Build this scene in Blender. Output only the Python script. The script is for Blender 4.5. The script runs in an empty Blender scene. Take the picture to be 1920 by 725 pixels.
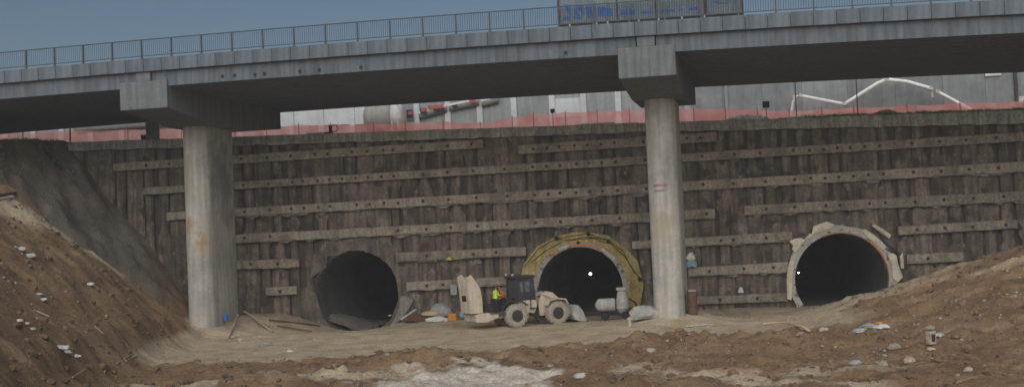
import bpy, bmesh, math, random
import numpy as np
from mathutils import Vector, Matrix

random.seed(7)
scene = bpy.context.scene
COL = scene.collection

# ------------------------------------------------------------------ camera, sky, sun, exposure
FPX, PITCH, ROLL, CAMZ = 2200.0, math.radians(2.0), math.radians(2.5), 6.3
cd = bpy.data.cameras.new('camera')
cam = bpy.data.objects.new('camera', cd); COL.objects.link(cam)
cd.sensor_fit = 'HORIZONTAL'; cd.sensor_width = 36.0
cd.lens = 36.0 * FPX / 1920.0
cd.clip_start = 0.5; cd.clip_end = 3000
cam.matrix_world = Matrix.Translation((0, 0, CAMZ)) @ Matrix.Rotation(math.pi / 2 + PITCH, 4, 'X') @ Matrix.Rotation(-ROLL, 4, 'Z')
scene.camera = cam

SUN_EL, SUN_AZ = math.radians(33), math.radians(-170)   # azimuth from +Y, clockwise: behind the camera, to its left
world = bpy.data.worlds.new('World'); scene.world = world; world.use_nodes = True
wn, wl = world.node_tree.nodes, world.node_tree.links
bg = wn['Background']
sky = wn.new('ShaderNodeTexSky'); sky.sky_type = 'NISHITA'; sky.sun_disc = False
sky.sun_elevation = SUN_EL; sky.sun_rotation = SUN_AZ
sky.air_density = 1.0; sky.dust_density = 1.2; sky.ozone_density = 1.5
wl.new(sky.outputs[0], bg.inputs['Color'])
bg.inputs['Strength'].default_value = 0.05
sd = bpy.data.lights.new('sun', 'SUN'); sd.energy = 3.15; sd.angle = math.radians(75); sd.color = (1.0, 0.96, 0.9)
sun = bpy.data.objects.new('sun', sd); COL.objects.link(sun)
sdir = Vector((math.sin(SUN_AZ) * math.cos(SUN_EL), math.cos(SUN_AZ) * math.cos(SUN_EL), math.sin(SUN_EL)))
sun.rotation_euler = sdir.to_track_quat('Z', 'Y').to_euler()
sun.location = (-30, -40, 60)
vs = scene.view_settings
vs.view_transform = 'Standard'; vs.look = 'None'; vs.gamma = 1.0; vs.use_curve_mapping = False
vs.exposure = -0.17

# ------------------------------------------------------------------ pixel -> direction, frames
CAM = np.array([0, 0, CAMZ])
def ray(px, py):
    u = (px - 960) / FPX; v = (362.5 - py) / FPX
    x = u * math.cos(ROLL) + v * math.sin(ROLL); y = -u * math.sin(ROLL) + v * math.cos(ROLL)
    return np.array([x, math.cos(PITCH) - math.sin(PITCH) * y, math.sin(PITCH) + math.cos(PITCH) * y])
class Frame:
    """a vertical plane: s runs along it to the right, t away from the viewer"""
    def __init__(self, o, a):
        self.o = np.array(o, float); self.a = a
        self.sx = np.array([math.cos(a), -math.sin(a), 0]); self.t = np.array([math.sin(a), math.cos(a), 0])
    def hit(self, px, py, t=0):
        d = ray(px, py); k = ((self.o - CAM) @ self.t + t) / (d @ self.t); p = CAM + k * d
        return float((p - self.o) @ self.sx), float(p[2])
    def w(self, s, t, z): return self.o + self.sx * s + self.t * t + np.array([0, 0, z])
    def root(self, name):
        return empty(name, self.o, -self.a)
    def local(self, x, y):
        q = np.stack([x - self.o[0], y - self.o[1]]); return q[0] * self.sx[0] + q[1] * self.sx[1], q[0] * self.t[0] + q[1] * self.t[1]
BR = Frame((9.8865, 68.0, 0), math.radians(12.5))     # near edge of the viaduct
WA = Frame((0, 87.6, 0), math.radians(8.0))           # face of the pile wall
def ztop_wall(s): return 15.05 - (s + 35) * (1.62 / 71.4)
def gbot(s): return -2.65e-4 * s * s - 0.01723 * s + 16.545
def ftop(s): return gbot(s) + 1.83 - 0.0 * s
def fbot(s): return ftop(s) - 0.84

# ------------------------------------------------------------------ tagging
def empty(name, loc=(0, 0, 0), rz=0.0):
    o = bpy.data.objects.new(name, None); COL.objects.link(o)
    o.location = loc; o.rotation_euler = (0, 0, rz); o.empty_display_size = 0.3
    return o
def tag(o, label=None, cat=None, group=None, kind=None):
    if label: o['label'] = label
    if cat: o['category'] = cat
    if group: o['group'] = group
    if kind: o['kind'] = kind
    return o
def link_copy(src, parent=None, loc=None, rot=None):
    c = src.copy(); COL.objects.link(c); c.parent = parent
    if loc is not None: c.location = loc
    if rot is not None: c.rotation_euler = rot
    return c

# ------------------------------------------------------------------ noise (numpy value noise)
def _h(ix, iy, iz, seed):
    n = (ix * 374761393 + iy * 668265263 + iz * 1274126177 + seed * 974711) & 0xFFFFFFFF
    n = ((n ^ (n >> 13)) * 1274126177) & 0xFFFFFFFF
    return ((n ^ (n >> 16)) & 0xFFFF) / 65535.0
def vnoise(x, y, z=0.0, seed=0):
    x = np.asarray(x, float); y = np.asarray(y, float); z = np.asarray(z, float) + 0 * x
    ix, iy, iz = np.floor(x).astype(np.int64), np.floor(y).astype(np.int64), np.floor(z).astype(np.int64)
    fx, fy, fz = x - ix, y - iy, z - iz
    fx, fy, fz = fx * fx * (3 - 2 * fx), fy * fy * (3 - 2 * fy), fz * fz * (3 - 2 * fz)
    r = 0
    for a in (0, 1):
        for b in (0, 1):
            for c in (0, 1):
                r = r + _h(ix + a, iy + b, iz + c, seed) * (fx if a else 1 - fx) * (fy if b else 1 - fy) * (fz if c else 1 - fz)
    return r * 2 - 1
def fbm(x, y, z=0.0, seed=0, o=4):
    r, a, f = 0, 1.0, 1.0
    for i in range(o):
        r = r + a * vnoise(np.asarray(x) * f, np.asarray(y) * f, np.asarray(z) * f, seed + i * 17); a *= 0.5; f *= 2.03
    return r / 1.9
from mathutils import noise as mnoise
def sf(a):
    a = tuple(a) + (0,) * (4 - len(a)); k = a[3]
    return mnoise.fractal((a[0] + k * 13.71, a[1] + k * 3.17, a[2] + k * 7.9), 1.0, 2.0, 4) * .9
def sstep(a, b, x):
    t = np.clip((np.asarray(x, float) - a) / (b - a), 0, 1); return t * t * (3 - 2 * t)

# ------------------------------------------------------------------ mesh builder
class G:
    def __init__(self): self.v = []; self.f = []; self.mi = []; self.cur = 0
    def add(self, vs_, fs_):
        b = len(self.v); self.v.extend([tuple(map(float, p)) for p in vs_])
        for f in fs_: self.f.append(tuple(b + i for i in f)); self.mi.append(self.cur)
        return self
    def box(self, x0, x1, y0, y1, z0, z1):
        return self.add([(x0, y0, z0), (x1, y0, z0), (x1, y1, z0), (x0, y1, z0), (x0, y0, z1), (x1, y0, z1), (x1, y1, z1), (x0, y1, z1)],
                        [(0, 3, 2, 1), (4, 5, 6, 7), (0, 1, 5, 4), (1, 2, 6, 5), (2, 3, 7, 6), (3, 0, 4, 7)])
    def obox(self, c, size, m):
        m = m.to_3x3(); hx, hy, hz = [k / 2 for k in size]; c = Vector(c)
        P = [c + m @ Vector((a * hx, b * hy, d * hz)) for d in (-1, 1) for a, b in ((-1, -1), (1, -1), (1, 1), (-1, 1))]
        return self.add(P, [(0, 3, 2, 1), (4, 5, 6, 7), (0, 1, 5, 4), (1, 2, 6, 5), (2, 3, 7, 6), (3, 0, 4, 7)])
    def prism(self, poly, a, b, axis='y'):
        """poly in the two other axes; extruded from a to b along axis"""
        put = {'y': lambda p, k: (p[0], k, p[1]), 'x': lambda p, k: (k, p[0], p[1]), 'z': lambda p, k: (p[0], p[1], k)}[axis]
        n = len(poly); V = [put(p, a) for p in poly] + [put(p, b) for p in poly]
        return self.add(V, [tuple(range(n)), tuple(range(2 * n - 1, n - 1, -1))] + [(i, i + n, (i + 1) % n + n, (i + 1) % n) for i in range(n)])
    def tube(self, pts, r, n=8, caps=True):
        pts = [Vector(p) for p in pts]; rs = r if isinstance(r, (list, tuple)) else [r] * len(pts)
        V, Fc, up = [], [], None
        for i, p in enumerate(pts):
            d = (pts[min(i + 1, len(pts) - 1)] - pts[max(i - 1, 0)]).normalized()
            ref = Vector((0, 0, 1)) if abs(d.z) < 0.9 else Vector((1, 0, 0))
            if up is None: up = ref
            a = d.cross(up)
            if a.length < 1e-3: a = d.cross(ref)
            a.normalize(); b = a.cross(d).normalized(); up = b
            V += [p + (a * math.cos(2 * math.pi * k / n) + b * math.sin(2 * math.pi * k / n)) * rs[i] for k in range(n)]
        for i in range(len(pts) - 1):
            Fc += [(i * n + k, i * n + (k + 1) % n, (i + 1) * n + (k + 1) % n, (i + 1) * n + k) for k in range(n)]
        if caps: Fc += [tuple(range(n - 1, -1, -1)), tuple((len(pts) - 1) * n + k for k in range(n))]
        return self.add(V, Fc)
    def lathe(self, prof, c=(0, 0, 0), axis='z', n=20, closed=False):
        """prof: (radius, height) pairs"""
        V, Fc = [], []
        for r, h in prof:
            for k in range(n):
                a = 2 * math.pi * k / n; p, q = r * math.cos(a), r * math.sin(a)
                V.append({'z': (c[0] + p, c[1] + q, c[2] + h), 'y': (c[0] + p, c[1] + h, c[2] + q), 'x': (c[0] + h, c[1] + p, c[2] + q)}[axis])
        m = len(prof)
        for i in range(m if closed else m - 1):
            j = (i + 1) % m
            Fc += [(i * n + k, i * n + (k + 1) % n, j * n + (k + 1) % n, j * n + k) for k in range(n)]
        if not closed:
            if prof[0][0] > 1e-4: Fc.append(tuple(range(n - 1, -1, -1)))
            if prof[-1][0] > 1e-4: Fc.append(tuple((m - 1) * n + k for k in range(n)))
        return self.add(V, Fc)
    def sheet(self, P, wrap=False):
        """P: array rows x cols x 3"""
        P = np.asarray(P, float); r, c = P.shape[:2]
        idx = np.arange(r * c).reshape(r, c); b = len(self.v)
        self.v.extend(map(tuple, P.reshape(-1, 3).tolist()))
        q = np.stack([idx[:-1, :-1], idx[:-1, 1:], idx[1:, 1:], idx[1:, :-1]], -1).reshape(-1, 4) + b
        fs_ = q.tolist()
        if wrap:
            q2 = np.stack([idx[:-1, -1], idx[:-1, 0], idx[1:, 0], idx[1:, -1]], -1).reshape(-1, 4) + b; fs_ += q2.tolist()
        self.f.extend(map(tuple, fs_)); self.mi.extend([self.cur] * len(fs_)); return self
    def mesh(self, name, smooth=False):
        me = bpy.data.meshes.new(name); me.from_pydata(self.v, [], self.f); me.update()
        bm = bmesh.new(); bm.from_mesh(me); bmesh.ops.recalc_face_normals(bm, faces=bm.faces); bm.to_mesh(me); bm.free()
        if any(self.mi): me.polygons.foreach_set('material_index', self.mi)
        if smooth: me.polygons.foreach_set('use_smooth', [True] * len(me.polygons))
        return me
    def build(self, name, mat, parent=None, smooth=False, bevel=0.0, loc=None):
        me = self.mesh(name, smooth)
        for m in (mat if isinstance(mat, (list, tuple)) else [mat]): me.materials.append(m)
        o = bpy.data.objects.new(name, me); COL.objects.link(o); o.parent = parent
        if loc is not None: o.location = loc
        if bevel:
            bv = o.modifiers.new('bevel', 'BEVEL'); bv.width = bevel; bv.segments = 2; bv.limit_method = 'ANGLE'; bv.angle_limit = math.radians(40)
        return o

# ------------------------------------------------------------------ procedural materials
def mat(name, cols, scale=2.0, rough=0.9, bump=0.0, bscale=20.0, streak=0.0, rnd=0.0, fine=0.25, metal=0.0, spots=None, stretch=(1, 1, 1), spec=0.3):
    m = bpy.data.materials.new(name); m.use_nodes = True
    N, L = m.node_tree.nodes, m.node_tree.links; bs = N['Principled BSDF']
    bs.inputs['Roughness'].default_value = rough; bs.inputs['Metallic'].default_value = metal
    bs.inputs['Specular IOR Level'].default_value = spec
    tc = N.new('ShaderNodeTexCoord'); mp = N.new('ShaderNodeMapping'); L.new(tc.outputs['Object'], mp.inputs['Vector'])
    mp.inputs['Scale'].default_value = stretch
    vec = mp.outputs[0]
    if rnd:
        oi = N.new('ShaderNodeObjectInfo'); ad = N.new('ShaderNodeVectorMath'); ad.operation = 'MULTIPLY_ADD'
        L.new(oi.outputs['Random'], ad.inputs[0]); ad.inputs[1].default_value = (37, 53, 29); L.new(vec, ad.inputs[2]); vec = ad.outputs[0]
    n1 = N.new('ShaderNodeTexNoise'); n1.inputs['Scale'].default_value = scale; n1.inputs['Detail'].default_value = 6; n1.inputs['Roughness'].default_value = 0.6
    L.new(vec, n1.inputs['Vector'])
    cr = N.new('ShaderNodeValToRGB'); L.new(n1.outputs['Fac'], cr.inputs['Fac'])
    el = cr.color_ramp.elements; k = len(cols)
    for i, c in enumerate(cols):
        pos = 0.5 if k == 1 else 0.32 + 0.36 * i / (k - 1)
        e = el[i] if i < 2 else el.new(pos)
        e.position = pos; e.color = (*c, 1)
    if k == 1: el.remove(el[1])
    out = cr.outputs['Color']
    def mul(a, fac_socket, lo, hi, p0=0.35, p1=0.65):
        mr = N.new('ShaderNodeMapRange'); L.new(fac_socket, mr.inputs['Value'])
        mr.inputs['From Min'].default_value = p0; mr.inputs['From Max'].default_value = p1
        mr.inputs['To Min'].default_value = lo; mr.inputs['To Max'].default_value = hi
        vm = N.new('ShaderNodeVectorMath'); vm.operation = 'SCALE'; L.new(a, vm.inputs[0]); L.new(mr.outputs[0], vm.inputs['Scale']); return vm.outputs[0]
    if fine:
        n2 = N.new('ShaderNodeTexNoise'); n2.inputs['Scale'].default_value = scale * 9; n2.inputs['Detail'].default_value = 4; L.new(vec, n2.inputs['Vector'])
        out = mul(out, n2.outputs['Fac'], 1 - fine, 1 + fine)
    if streak:
        m2 = N.new('ShaderNodeMapping'); m2.inputs['Scale'].default_value = (2.2, 2.2, 0.16); L.new(tc.outputs['Object'], m2.inputs['Vector'])
        n3 = N.new('ShaderNodeTexNoise'); n3.inputs['Scale'].default_value = 1.6; n3.inputs['Detail'].default_value = 5; L.new(m2.outputs[0], n3.inputs['Vector'])
        out = mul(out, n3.outputs['Fac'], 1 - streak, 1 + streak * 0.4, 0.38, 0.6)
    if rnd: out = mul(out, oi.outputs['Random'], 1 - rnd, 1 + rnd, 0, 1)
    for sp in (spots or []):          # (colour, scale, threshold, soft)
        n4 = N.new('ShaderNodeTexNoise'); n4.inputs['Scale'].default_value = sp[1]; n4.inputs['Detail'].default_value = 4; L.new(vec, n4.inputs['Vector'])
        mr = N.new('ShaderNodeMapRange'); L.new(n4.outputs['Fac'], mr.inputs['Value'])
        mr.inputs['From Min'].default_value = sp[2]; mr.inputs['From Max'].default_value = sp[2] + sp[3]
        mx = N.new('ShaderNodeMix'); mx.data_type = 'RGBA'; L.new(mr.outputs[0], mx.inputs['Factor']); L.new(out, mx.inputs['A']); mx.inputs['B'].default_value = (*sp[0], 1)
        out = mx.outputs['Result']
    L.new(out, bs.inputs['Base Color'])
    if bump:
        n5 = N.new('ShaderNodeTexNoise'); n5.inputs['Scale'].default_value = bscale; n5.inputs['Detail'].default_value = 5; L.new(vec, n5.inputs['Vector'])
        b = N.new('ShaderNodeBump'); b.inputs['Strength'].default_value = bump; b.inputs['Distance'].default_value = 0.06
        L.new(n5.outputs['Fac'], b.inputs['Height']); L.new(b.outputs[0], bs.inputs['Normal'])
    return m

def add_zone(m, color, centre, radii, noise_scale=1.5, edge=0.5):
    """a stain of its own shape round a point in object space"""
    N, L = m.node_tree.nodes, m.node_tree.links; bs = N['Principled BSDF']
    src = bs.inputs['Base Color'].links[0].from_socket
    tc = N.new('ShaderNodeTexCoord'); mp = N.new('ShaderNodeMapping'); mp.vector_type = 'TEXTURE'
    mp.inputs['Location'].default_value = centre; mp.inputs['Scale'].default_value = radii; L.new(tc.outputs['Object'], mp.inputs['Vector'])
    ln = N.new('ShaderNodeVectorMath'); ln.operation = 'LENGTH'; L.new(mp.outputs[0], ln.inputs[0])
    nz = N.new('ShaderNodeTexNoise'); nz.inputs['Scale'].default_value = noise_scale; nz.inputs['Detail'].default_value = 6; L.new(tc.outputs['Object'], nz.inputs['Vector'])
    ma = N.new('ShaderNodeMath'); ma.operation = 'MULTIPLY_ADD'; L.new(nz.outputs['Fac'], ma.inputs[0]); ma.inputs[1].default_value = 2.0; L.new(ln.outputs['Value'], ma.inputs[2])
    mr = N.new('ShaderNodeMapRange'); L.new(ma.outputs[0], mr.inputs['Value']); mr.inputs['From Min'].default_value = 2.0; mr.inputs['From Max'].default_value = 2.0 - edge
    mr.inputs['To Min'].default_value = 0; mr.inputs['To Max'].default_value = 0.85
    mx = N.new('ShaderNodeMix'); mx.data_type = 'RGBA'; L.new(mr.outputs[0], mx.inputs['Factor']); L.new(src, mx.inputs['A']); mx.inputs['B'].default_value = (*color, 1)
    L.new(mx.outputs['Result'], bs.inputs['Base Color'])

def emit(name, col, strength):
    m = bpy.data.materials.new(name); m.use_nodes = True; bs = m.node_tree.nodes['Principled BSDF']
    bs.inputs['Base Color'].default_value = (*col, 1); bs.inputs['Emission Color'].default_value = (*col, 1); bs.inputs['Emission Strength'].default_value = strength
    return m

M = {}
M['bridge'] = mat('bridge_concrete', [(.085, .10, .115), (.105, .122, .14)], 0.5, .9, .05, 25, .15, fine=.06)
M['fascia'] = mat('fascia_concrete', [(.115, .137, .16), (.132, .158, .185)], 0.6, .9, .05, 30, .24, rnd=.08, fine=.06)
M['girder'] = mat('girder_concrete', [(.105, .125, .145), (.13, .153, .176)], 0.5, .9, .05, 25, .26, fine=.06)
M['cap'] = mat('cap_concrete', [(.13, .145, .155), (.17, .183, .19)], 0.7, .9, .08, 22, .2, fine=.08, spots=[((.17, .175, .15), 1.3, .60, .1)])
M['pier_a'] = mat('pier_concrete', [(.32, .312, .285), (.42, .405, .365), (.47, .448, .392)], 0.45, .9, .08, 25, .2, fine=.08)
M['pier_b'] = mat('pier_concrete_b', [(.33, .322, .295), (.42, .405, .365), (.46, .44, .39)], 0.45, .9, .08, 25, .18, fine=.08)
M['rail'] = mat('rail_paint', [(.035, .045, .055), (.055, .068, .08)], 3, .5, spec=.4)
M['pile'] = mat('pile_concrete', [(.095, .079, .063), (.165, .137, .108), (.235, .197, .156)], 0.9, .95, .6, 7, .35, rnd=.16, spots=[((.07, .058, .047), .8, .57, .07), ((.24, .215, .18), 1.4, .64, .05)])
M['backsoil'] = mat('clay_behind_piles', [(.065, .055, .045), (.11, .092, .075)], 1.5, 1, .5, 8)
M['waler'] = mat('waler_concrete', [(.165, .148, .117), (.265, .238, .187), (.32, .29, .228)], 0.6, .92, .35, 12, .18, rnd=.12)
M['anchor'] = mat('anchor_rust', [(.04, .03, .026), (.075, .05, .04)], 8, .8, .3, 20)
M['coping'] = mat('coping_concrete', [(.25, .247, .225), (.34, .335, .305), (.39, .38, .335)], 0.6, .92, .3, 14, .3)
M['shotcrete'] = mat('shotcrete', [(.095, .082, .068), (.145, .126, .104), (.195, .168, .138)], 0.9, .95, .7, 7, .3)
M['shotcrete_pale'] = mat('pale_shotcrete', [(.15, .14, .12), (.235, .22, .195), (.29, .275, .245)], 1.2, .95, .5, 8, .2)
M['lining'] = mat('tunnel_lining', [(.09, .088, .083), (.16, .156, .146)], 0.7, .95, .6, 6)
M['ring'] = mat('ring_concrete', [(.26, .255, .235), (.40, .385, .35)], 1.6, .9, .4, 14, spots=[((.10, .095, .085), 2.4, .58, .08)])
M['ring_pale'] = mat('pale_ring_concrete', [(.34, .33, .30), (.50, .485, .44)], 1.4, .9, .5, 12, spots=[((.14, .13, .12), 2.2, .60, .06)])
M['membrane'] = mat('yellow_membrane', [(.29, .215, .075), (.38, .29, .105), (.42, .33, .14)], 0.8, .7, .25, 6, .2, rnd=.08)
M['cream'] = mat('cream_membrane', [(.52, .475, .36), (.70, .65, .51)], 1.6, .8, .4, 8, rnd=.1)
M['orange'] = mat('orange_band', [(.42, .17, .04), (.55, .24, .07)], 2.5, .7)
M['black'] = mat('black_rubber', [(.014, .014, .015), (.028, .027, .027)], 5, .6)
M['steel'] = mat('worn_steel', [(.10, .10, .10), (.19, .185, .175)], 4, .55, .1, 30, metal=.3)
M['rust'] = mat('rusty_steel', [(.09, .05, .032), (.16, .085, .05)], 5, .85, .3, 30)
M['beige'] = mat('dusty_beige_paint', [(.50, .43, .33), (.60, .52, .41), (.58, .52, .43)], 1.6, .75, .05, 30, .12, fine=.1, spots=[((.36, .31, .24), 2.0, .60, .12)])
M['mudtyre'] = mat('muddy_tyre', [(.27, .24, .20), (.46, .42, .36)], 3.5, .95, .5, 18)
M['darkmetal'] = mat('dark_machinery', [(.025, .024, .023), (.07, .064, .056)], 5, .7, .2, 20)
M['glass'] = mat('cab_glass', [(.03, .036, .042), (.07, .08, .09)], 1.5, .08, spec=.6, fine=0)
M['window_sky'] = mat('painted_sky_window', [(.10, .115, .125), (.17, .185, .195)], 1.5, .2, spec=.6)  # paler cab pane: the sky's reflection is put into its base colour
M['hivis'] = mat('hivis_yellow', [(.42, .62, .05), (.55, .75, .08)], 8, .8)
M['orangecloth'] = mat('orange_red_cloth', [(.50, .09, .04), (.60, .13, .06)], 8, .8)
M['navy'] = mat('dark_trousers', [(.02, .022, .03), (.035, .036, .045)], 8, .9)
M['skin'] = mat('skin', [(.36, .22, .16), (.42, .27, .20)], 8, .6)
M['white'] = mat('white_paint', [(.50, .50, .48), (.66, .66, .63)], 2.5, .6, .1, 20, .15)
M['dustywhite'] = mat('dusty_white', [(.36, .355, .33), (.52, .515, .49)], 2.5, .8, .2, 18, .15)
M['plastic_white'] = mat('plastic_white', [(.52, .52, .50), (.70, .70, .69)], 4, .6)
M['blue'] = mat('blue_plastic', [(.03, .13, .45), (.05, .19, .55)], 4, .5)
M['paleblue'] = mat('pale_blue_plastic', [(.16, .30, .42), (.24, .38, .50)], 4, .6)
M['tarp'] = mat('grey_tarp', [(.25, .25, .235), (.38, .38, .355)], 2.5, .75, .5, 7)
M['orangeplastic'] = mat('orange_plastic', [(.55, .22, .02), (.65, .28, .03)], 4, .6)
M['yellowplastic'] = mat('yellow_plastic', [(.5, .48, .03), (.6, .58, .06)], 4, .6)
M['wood'] = mat('weathered_wood', [(.28, .23, .16), (.42, .35, .25)], 3, .85, .2, 20)
M['pipe'] = mat('pale_pipe', [(.42, .34, .23), (.52, .43, .30)], 4, .7)
M['stone'] = mat('pale_stone', [(.24, .19, .14), (.38, .32, .25), (.46, .42, .35)], 4, .95, .3, 12, rnd=.3)
M['bgpanel'] = mat('grey_wall_panel', [(.215, .24, .25), (.28, .305, .315)], 0.5, .9, .05, 10, .12, rnd=.06, fine=.08)
M['bgpost'] = mat('white_pilaster', [(.44, .475, .50), (.52, .55, .57)], 0.6, .85, .03, 10, .08, fine=.06)
M['bgwall'] = mat('grey_concrete_wall', [(.155, .17, .18), (.20, .215, .225), (.24, .255, .265)], 0.28, .9, .05, 8, .12, rnd=.08, fine=.08)
M['tank'] = mat('tank_paint', [(.29, .295, .275), (.34, .34, .315)], 0.6, .7, .03, 10, .12, fine=.06)
M['boom'] = mat('boom_paint', [(.75, .76, .76), (.85, .86, .86)], 3, .6)
M['dirtyred'] = mat('red_marking', [(.33, .07, .06), (.42, .11, .09)], 4, .7)
M['gravel'] = mat('gravel', [(.34, .33, .30), (.58, .56, .52)], 3, .95, .5, 12)
M['panelgrey'] = mat('billboard_sheet', [(.12, .155, .185), (.15, .19, .22)], 1.2, .7, 0, 1, .15)
M['signblue'] = mat('sign_blue', [(.035, .10, .30), (.05, .13, .36)], 3, .7)
M['grass'] = mat('grass_blades', [(.10, .17, .03), (.15, .24, .05), (.20, .25, .08)], 3, .9)
M['bulb'] = emit('lamp_light', (1.0, .97, .80), 14)
M['bulb_cold'] = emit('lamp_light_cold', (.8, .9, 1.0), 14)

def net_material():
    m = bpy.data.materials.new('red_safety_net'); m.use_nodes = True
    N, L = m.node_tree.nodes, m.node_tree.links; bs = N['Principled BSDF']
    tc = N.new('ShaderNodeTexCoord'); nz = N.new('ShaderNodeTexNoise'); nz.inputs['Scale'].default_value = .9; nz.inputs['Detail'].default_value = 4
    L.new(tc.outputs['Object'], nz.inputs['Vector'])
    cr = N.new('ShaderNodeValToRGB'); L.new(nz.outputs['Fac'], cr.inputs['Fac'])
    cr.color_ramp.elements[0].position = .35; cr.color_ramp.elements[0].color = (.85, .25, .22, 1)
    cr.color_ramp.elements[1].position = .65; cr.color_ramp.elements[1].color = (.92, .46, .42, 1)
    L.new(cr.outputs[0], bs.inputs['Base Color']); bs.inputs['Roughness'].default_value = .8
    tr = N.new('ShaderNodeBsdfTranslucent'); L.new(cr.outputs[0], tr.inputs[0])
    tp = N.new('ShaderNodeBsdfTransparent')
    m1 = N.new('ShaderNodeMixShader'); m1.inputs[0].default_value = .5; L.new(bs.outputs[0], m1.inputs[1]); L.new(tr.outputs[0], m1.inputs[2])
    m2 = N.new('ShaderNodeMixShader'); m2.inputs[0].default_value = .30; L.new(m1.outputs[0], m2.inputs[1]); L.new(tp.outputs[0], m2.inputs[2])
    L.new(m2.outputs[0], N['Material Output'].inputs['Surface'])
    return m
M['net'] = net_material()

# ------------------------------------------------------------------ ground
TUN = [(-12.15, 2.42, 3.16), (4.85, 2.08, 3.1), (23.5, 2.13, 3.25)]     # s, z, radius in the wall frame
A0, B0 = np.array([-24.0, 90.0]), np.array([-36.0, 65.0])
_dn = (B0 - A0) / np.linalg.norm(B0 - A0); NE = np.array([_dn[1], -_dn[0]])      # up the bank: left and back
def masks(x, y):
    x = np.asarray(x, float); y = np.asarray(y, float)
    s, t = WA.local(x, y)
    n1 = fbm(x * .12, y * .12, 0, 3)
    # bank at the left end of the wall
    d = (x - A0[0]) * NE[0] + (y - A0[1]) * NE[1] + n1 * .8 + .75 * fbm(x * .45, y * .45, 0, 15)
    bank = np.clip(1.27 * d, 0, None); zt = ztop_wall(s) - .12
    bank = np.minimum(bank, zt)
    # brown heap at the left
    toe = np.interp(y, [0, 30, 40, 50, 56, 65, 78, 90], [-9, -13, -15.5, -18, -19.6, -20.3, -20.8, -21.5]) + fbm(x * .2, y * .2, 0, 8) * .8
    heap = np.clip((toe - x) * .98, 0, 12.5); heap = np.where(heap > 5, 5 + (heap - 5) * .78, heap)
    heap = np.where(heap < 2, heap * heap / 4 + heap * .0 + heap * .5 * (heap / 2), heap)
    heap = heap * (1 - sstep(77.0, 84.0, y + fbm(x * .25, y * .25, 0, 12) * 1.2))
    # heap at the right
    crest = 75.5 + (x - 20) * -.28
    hr = np.interp(x, [14, 18, 21, 24.5, 28.5, 31.5, 40, 60], [0, .25, 1.0, 2.1, 3.3, 4.4, 7.0, 9.0])
    right = hr * sstep(43, 73, y + fbm(x * .15, y * .15, 0, 21) * 2) * (1 - sstep(crest + .5, crest + 7.5, y))
    return s, t, bank, heap, right, d
def base_h(x, y):
    s, t, bank, heap, right, d = masks(x, y)
    h = np.maximum(np.maximum(bank, heap), right)
    # toe of soil against the wall, lower in front of the left tunnel
    h = h + .25 * sstep(-5, -.5, t) * (1 - sstep(0, 1, t)) * (1 - np.exp(-((s - 5) / 4.0) ** 2))
    h = h - .75 * np.exp(-((s + 12.2) / 3.4) ** 2) * sstep(-6.5, -1.0, t)
    h = h + .75 * np.exp(-((s + 18.6) / 3.0) ** 2) * sstep(-7, -2, t) * (1 - sstep(0, 1, t))
    # soil round the pier bases
    bs_, bt_ = BR.local(np.asarray(x, float), np.asarray(y, float))
    for sc, hh in ((-34.2, 1.05), (-1.75, .95)):
        h = h + hh * np.exp(-(((bs_ - sc) / 3.0) ** 2 + ((bt_ - 9.0) / 4.2) ** 2))
    # the ground the photographer stands on
    h = h + 4.3 * (1 - sstep(2, 26, y))
    return h
def rough_mask(x, y):
    """loose clods: 1 on heaps, 0 on the driven track"""
    s, t, bank, heap, right, d = masks(x, y)
    c = .8 * fbm(x * .16, y * .16, 0, 33)
    track = (1 - sstep(.3, 1.2, np.maximum(np.maximum(heap, right), bank))) * sstep(63.0, 67.5, y + c * 4 + (x * -.10))
    return np.clip(1 - track, 0, 1)
def height(x, y):
    x = np.asarray(x, float); y = np.asarray(y, float)
    h = base_h(x, y); rm = rough_mask(x, y)
    s, t, bank, heap, right, d = masks(x, y)
    smoothbank = sstep(.3, 2, bank) * (1 - sstep(.2, 1.5, heap))
    amp = (.11 + .34 * rm) * (1 - .45 * smoothbank)
    h = h + amp * (fbm(x * .45, y * .45, 0, 5) * .9 + .55 * fbm(x * 1.3, y * 1.3, 0, 6) + .25 * np.abs(fbm(x * 3.1, y * 3.1, 0, 7)))
    # windrow of dark clods along the near edge of the track
    for (cx, cy, lx, ly, hh) in ((-4.9, 57.5, 3.2, 1.5, .75), (-7.8, 54.5, 2.0, 1.2, .55), (1.5, 60.5, 3.8, 1.3, .5), (8.2, 62.5, 4.0, 1.5, .75), (13.5, 61.0, 3.0, 1.8, .6), (-11.5, 52.5, 2.6, 1.1, .4), (5.0, 58.5, 1.6, 1.0, .45)):
        g = np.exp(-(((x - cx) / lx) ** 2 + ((y - cy) / ly) ** 2))
        h = h + g * hh * (.75 + .9 * fbm(x * 1.1, y * 1.1, 0, 44))
    # wheel ruts along the track
    rut = np.sin((y - 71 + .10 * x + 3.2 * fbm(x * .06, y * .06, 0, 50) + .5 * fbm(x * .3, y * .3, 0, 52)) * 2.3)
    h = h - .05 * (1 - rm) * sstep(.35, .8, rut) * sstep(-.3, .4, fbm(x * .12, y * .25, 0, 57)) * (1 - smoothbank) * sstep(-2, 0, 84 - y)
    return h
def H(x, y): return float(height(np.array([x]), np.array([y]))[0])
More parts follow.
